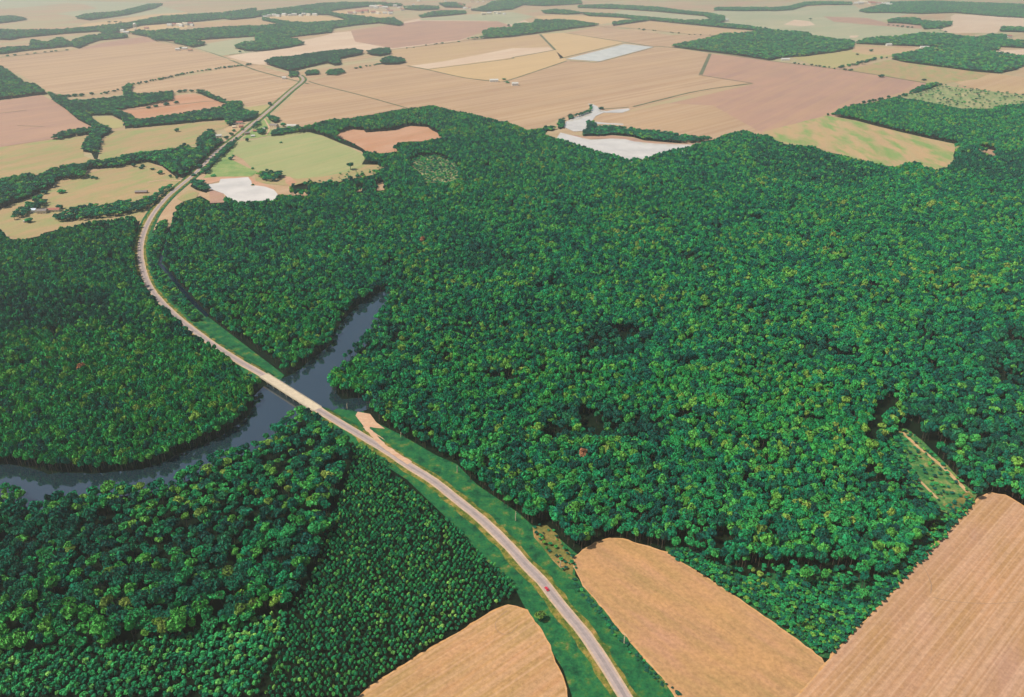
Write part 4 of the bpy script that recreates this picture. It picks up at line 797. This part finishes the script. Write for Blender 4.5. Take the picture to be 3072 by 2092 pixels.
BL = [('shed',99,638,12,9,5,.2,'white','bluetin','small bright shed with blue white roof, left of the farm barns'),
 ('barn',128,640,16,10,5,.15,'cream','shingle','brown roofed barn in the middle of the left farm'),
 ('farmhouse',163,635,20,9,4,.15,'cream','redroof','long tan farmhouse right of the farm barns'),
 ('trailer',77,668,6,3,2.6,.5,'white','metal','tiny white trailer below the farm sheds'),
 ('shed',431,611,24,8,4,.35,'white','metal','long white shed behind the tree strip left of the road curve'),
 ('barn',425,580,22,8,3,.1,'brick','shingle','low brown sheds in the green farm field'),
 ('farmhouse',570,494,17,10,4,.1,'cream','redroof','house with red roof and cream gable among trees left of the road'),
 ('house',653,412,20,9,4,.3,'white','metal','white roofed house left of the village road'),
 ('shed',611,357,12,9,5,.1,'white','metal','small white shed at the tree line of the upper left pasture'),
 ('house',714,372,26,11,4,.2,'white','redroof','long white house with red roof at the top of the village'),
 ('house',703,384,9,8,3.5,.1,'cream','cream','small pale hut left of the village yard'),('house',724,383,10,9,3.5,.1,'brick','redroof','small pink house in the village yard'),
 ('house',742,404,12,9,4,.5,'brick','shingle','dark roofed house right of the village road'),('house',766,396,10,8,3,.2,'cream','redroof','small pink roofed house right of the village road'),
 ('shed',790,390,9,7,3,.3,'white','metal','little white shed in the village green'),('shed',759,411,9,7,3,.3,'white','metal','little white shed above the green field'),
 ('farmhouse',822,381,22,12,4.5,-.3,'cream','shingle','cream house with dark roof right of the village'),('shed',876,382,26,10,4.5,-.1,'white','metal','long white shed at the corner of the tan field'),
 ('shed',853,238,14,12,6,.1,'white','metal','white shed by the bend at the far end of the road'),
 ('shed',1482,246,30,14,6,.1,'white','metal','left white shed of the lone farm in the middle tan fields'),('shed',1545,257,22,14,7,.1,'white','metal','right white shed of the lone farm in the middle tan fields'),
 ('shed',534,152,20,14,7,.1,'white','metal','left white farm shed far up left'),('shed',555,149,24,14,6,.1,'white','metal','middle white farm shed far up left'),('shed',571,154,18,14,6,.1,'cream','redroof','right pinkish farm shed far up left'),
 ('shed',3027,113,24,16,8,.1,'white','redroof','far house at the right edge behind the blue wood'),('shed',2180,65,22,18,12,.1,'white','metal','far white building beside the end of the tree belt'),
 ('shed',2666,138,26,16,7,.1,'white','metal','far white building at the edge of the right wood'),('shed',2356,182,34,14,6,-.1,'white','metal','far low white sheds under the blue green wood'),
 ('shed',2773,145,40,14,6,-.05,'white','metal','far long white building between the right woods'),('shed',440,88,24,18,8,.1,'cream','redroof','far pink building near the water tower')]
for n, px, py, L, Wd, Hh, rz, wa, ro, lab in BL: building(n, px, py, L, Wd, Hh, rz, wa, ro, lab, n)
rb = random.Random(5); towns = [('F2 60,165 300,140 560,150',11,'in the far row of houses left of the town'),('F2 840,130 1000,118 1240,135',9,'among the far pale works below the town'),('F2 1060,75 1150,72 1240,120',7,'in the far block beside the pale works'),
 ('F2 1150,20 1240,48 1340,100 1500,10',9,'in the left part of the far town'),('F2 1700,20 1850,45 1900,88 2020,88',10,'in the middle of the far town'),('F2 1950,20 2150,5 2250,40',9,'in the upper part of the far town'),
 ('F2 2040,138 2170,125 2260,138',5,'at the near edge of the far town'),('F4 775,40 880,32 1000,48 1100,50',14,'in the bright far works on the upper right'),('F1 1510,240 1620,240 1700,235 1760,240',7,'in the far hamlet right of the water tower'),('F1 1100,290 1160,300 1150,310',3,'by the foot of the water tower')]
for s, n, wh in towns:
    g = P(s)
    for k in range(n):
        t = (k+.5)/n*(len(g)-1); i = int(t); u = t-i; px = g[i][0]+(g[i+1][0]-g[i][0])*u+rb.uniform(-4, 4); py = g[i][1]+(g[i+1][1]-g[i][1])*u+rb.uniform(-2.5, 2.5)
        if py < 3: py = 4+k % 3
        wa, cn = rb.choice([('white', 'white'), ('white', 'white'), ('cream', 'cream')]); ro = rb.choice(['metal', 'metal', 'redroof', 'cream']); rn = {'metal': 'pale metal', 'redroof': 'reddish', 'cream': 'tan'}[ro]
        sc = rb.uniform(.8, 1.6)*(1.5 if 'works' in wh else 1)
        building('house' if 'works' not in wh else 'warehouse', px, py, 22*sc, 14*sc, 6+3*sc, rb.uniform(-.5, .5), wa, ro, f'{cn} building with {rn} roof {wh}', 'house' if 'works' not in wh else 'warehouse', group=f'{cn} buildings with {rn} roofs {wh}', detail=False)
# water tower
tx, ty = gp(408, 95); wt = tag(empty('water_tower', (tx, ty, .3)), 'tall white water tower standing far off on the upper left', 'water tower')
MB().tube([(0, 0, 31), (0, 0, 34), (0, 0, 39), (0, 0, 44), (0, 0, 46)], [3, 9, 10.5, 8, 2], 20).build('tank', M['white'], wt, True)
MB().tube([(0, 0, 0), (0, 0, 31)], [2.2, 1.8], 12).build('riser_pipe', M['white'], wt, True)
for k in range(6):
    a = k*PI/3; MB().tube([(math.cos(a)*10.5, math.sin(a)*10.5, 0), (math.cos(a)*8.6, math.sin(a)*8.6, 35)], [.9, .8], 8).build('leg', M['white'], wt)
for z, rr in ((12, 9.9), (24, 9.25)):
    MB().tube([(math.cos(k*PI/8)*rr, math.sin(k*PI/8)*rr, z) for k in range(17)], [.35]*17, 6, False).build('brace_ring', M['white'], wt)
wb = building('shed', 413, 99, 26, 14, 8, .2, 'cream', 'cream', 'cream building at the foot of the water tower', 'shed')
# ------------------------------------------------------------------ red car on the road
cpos = Vector((*gp(1632, 1762, .9), .9)); ic = min(range(len(rp)), key=lambda i: (rp[i]-cpos).length); d = (rp[ic+1]-rp[ic-1]).normalized(); cz = math.atan2(d.y, d.x)
side = Vector((d.y, -d.x, 0)); cpos = rp[ic]+side*(-1.2)
car = tag(empty('parked_car', (cpos.x, cpos.y, rp[ic].z+.12), cz), 'small red car driving along the road beside the middle stubble field', 'car'); car.name = 'car'
def extr(name, prof, hw, mat, par, inset=0.0):
    n = len(prof); v = [(x, -hw+(inset if z > .95 else 0), z) for x, z in prof]+[(x, hw-(inset if z > .95 else 0), z) for x, z in prof]
    return mesh_obj(name, v, [tuple(range(n-1, -1, -1)), tuple(range(n, 2*n))]+[(i, (i+1) % n, n+(i+1) % n, n+i) for i in range(n)], mat, par)
extr('body', [(-2.3,.35),(-2.35,.8),(-2.1,.95),(-1.2,.98),(1.0,.98),(2.0,.82),(2.3,.6),(2.3,.35)], .92, M['carred'], car)
extr('cabin', [(-1.7,.96),(-1.25,1.42),(.15,1.46),(.95,.96)], .82, M['glass'], car, .14)
MB().box(-1.3, .2, -.68, .68, 1.463, 1.51).build('roof', M['carred'], car)
for sx in (-1.45, 1.45):
    for sy in (-.86, .86):
        w_ = MB().tube([(sx, sy-.11, .33), (sx, sy+.11, .33)], [.33, .33], 14).build('wheel', M['tyre'], car)
for sy in (-.6, .6): MB().box(2.28, 2.34, sy-.2, sy+.2, .58, .75).build('headlight', M['lamp'], car)
MB().box(-2.4, -2.33, -.8, .8, .4, .6).build('bumper', M['tyre'], car)
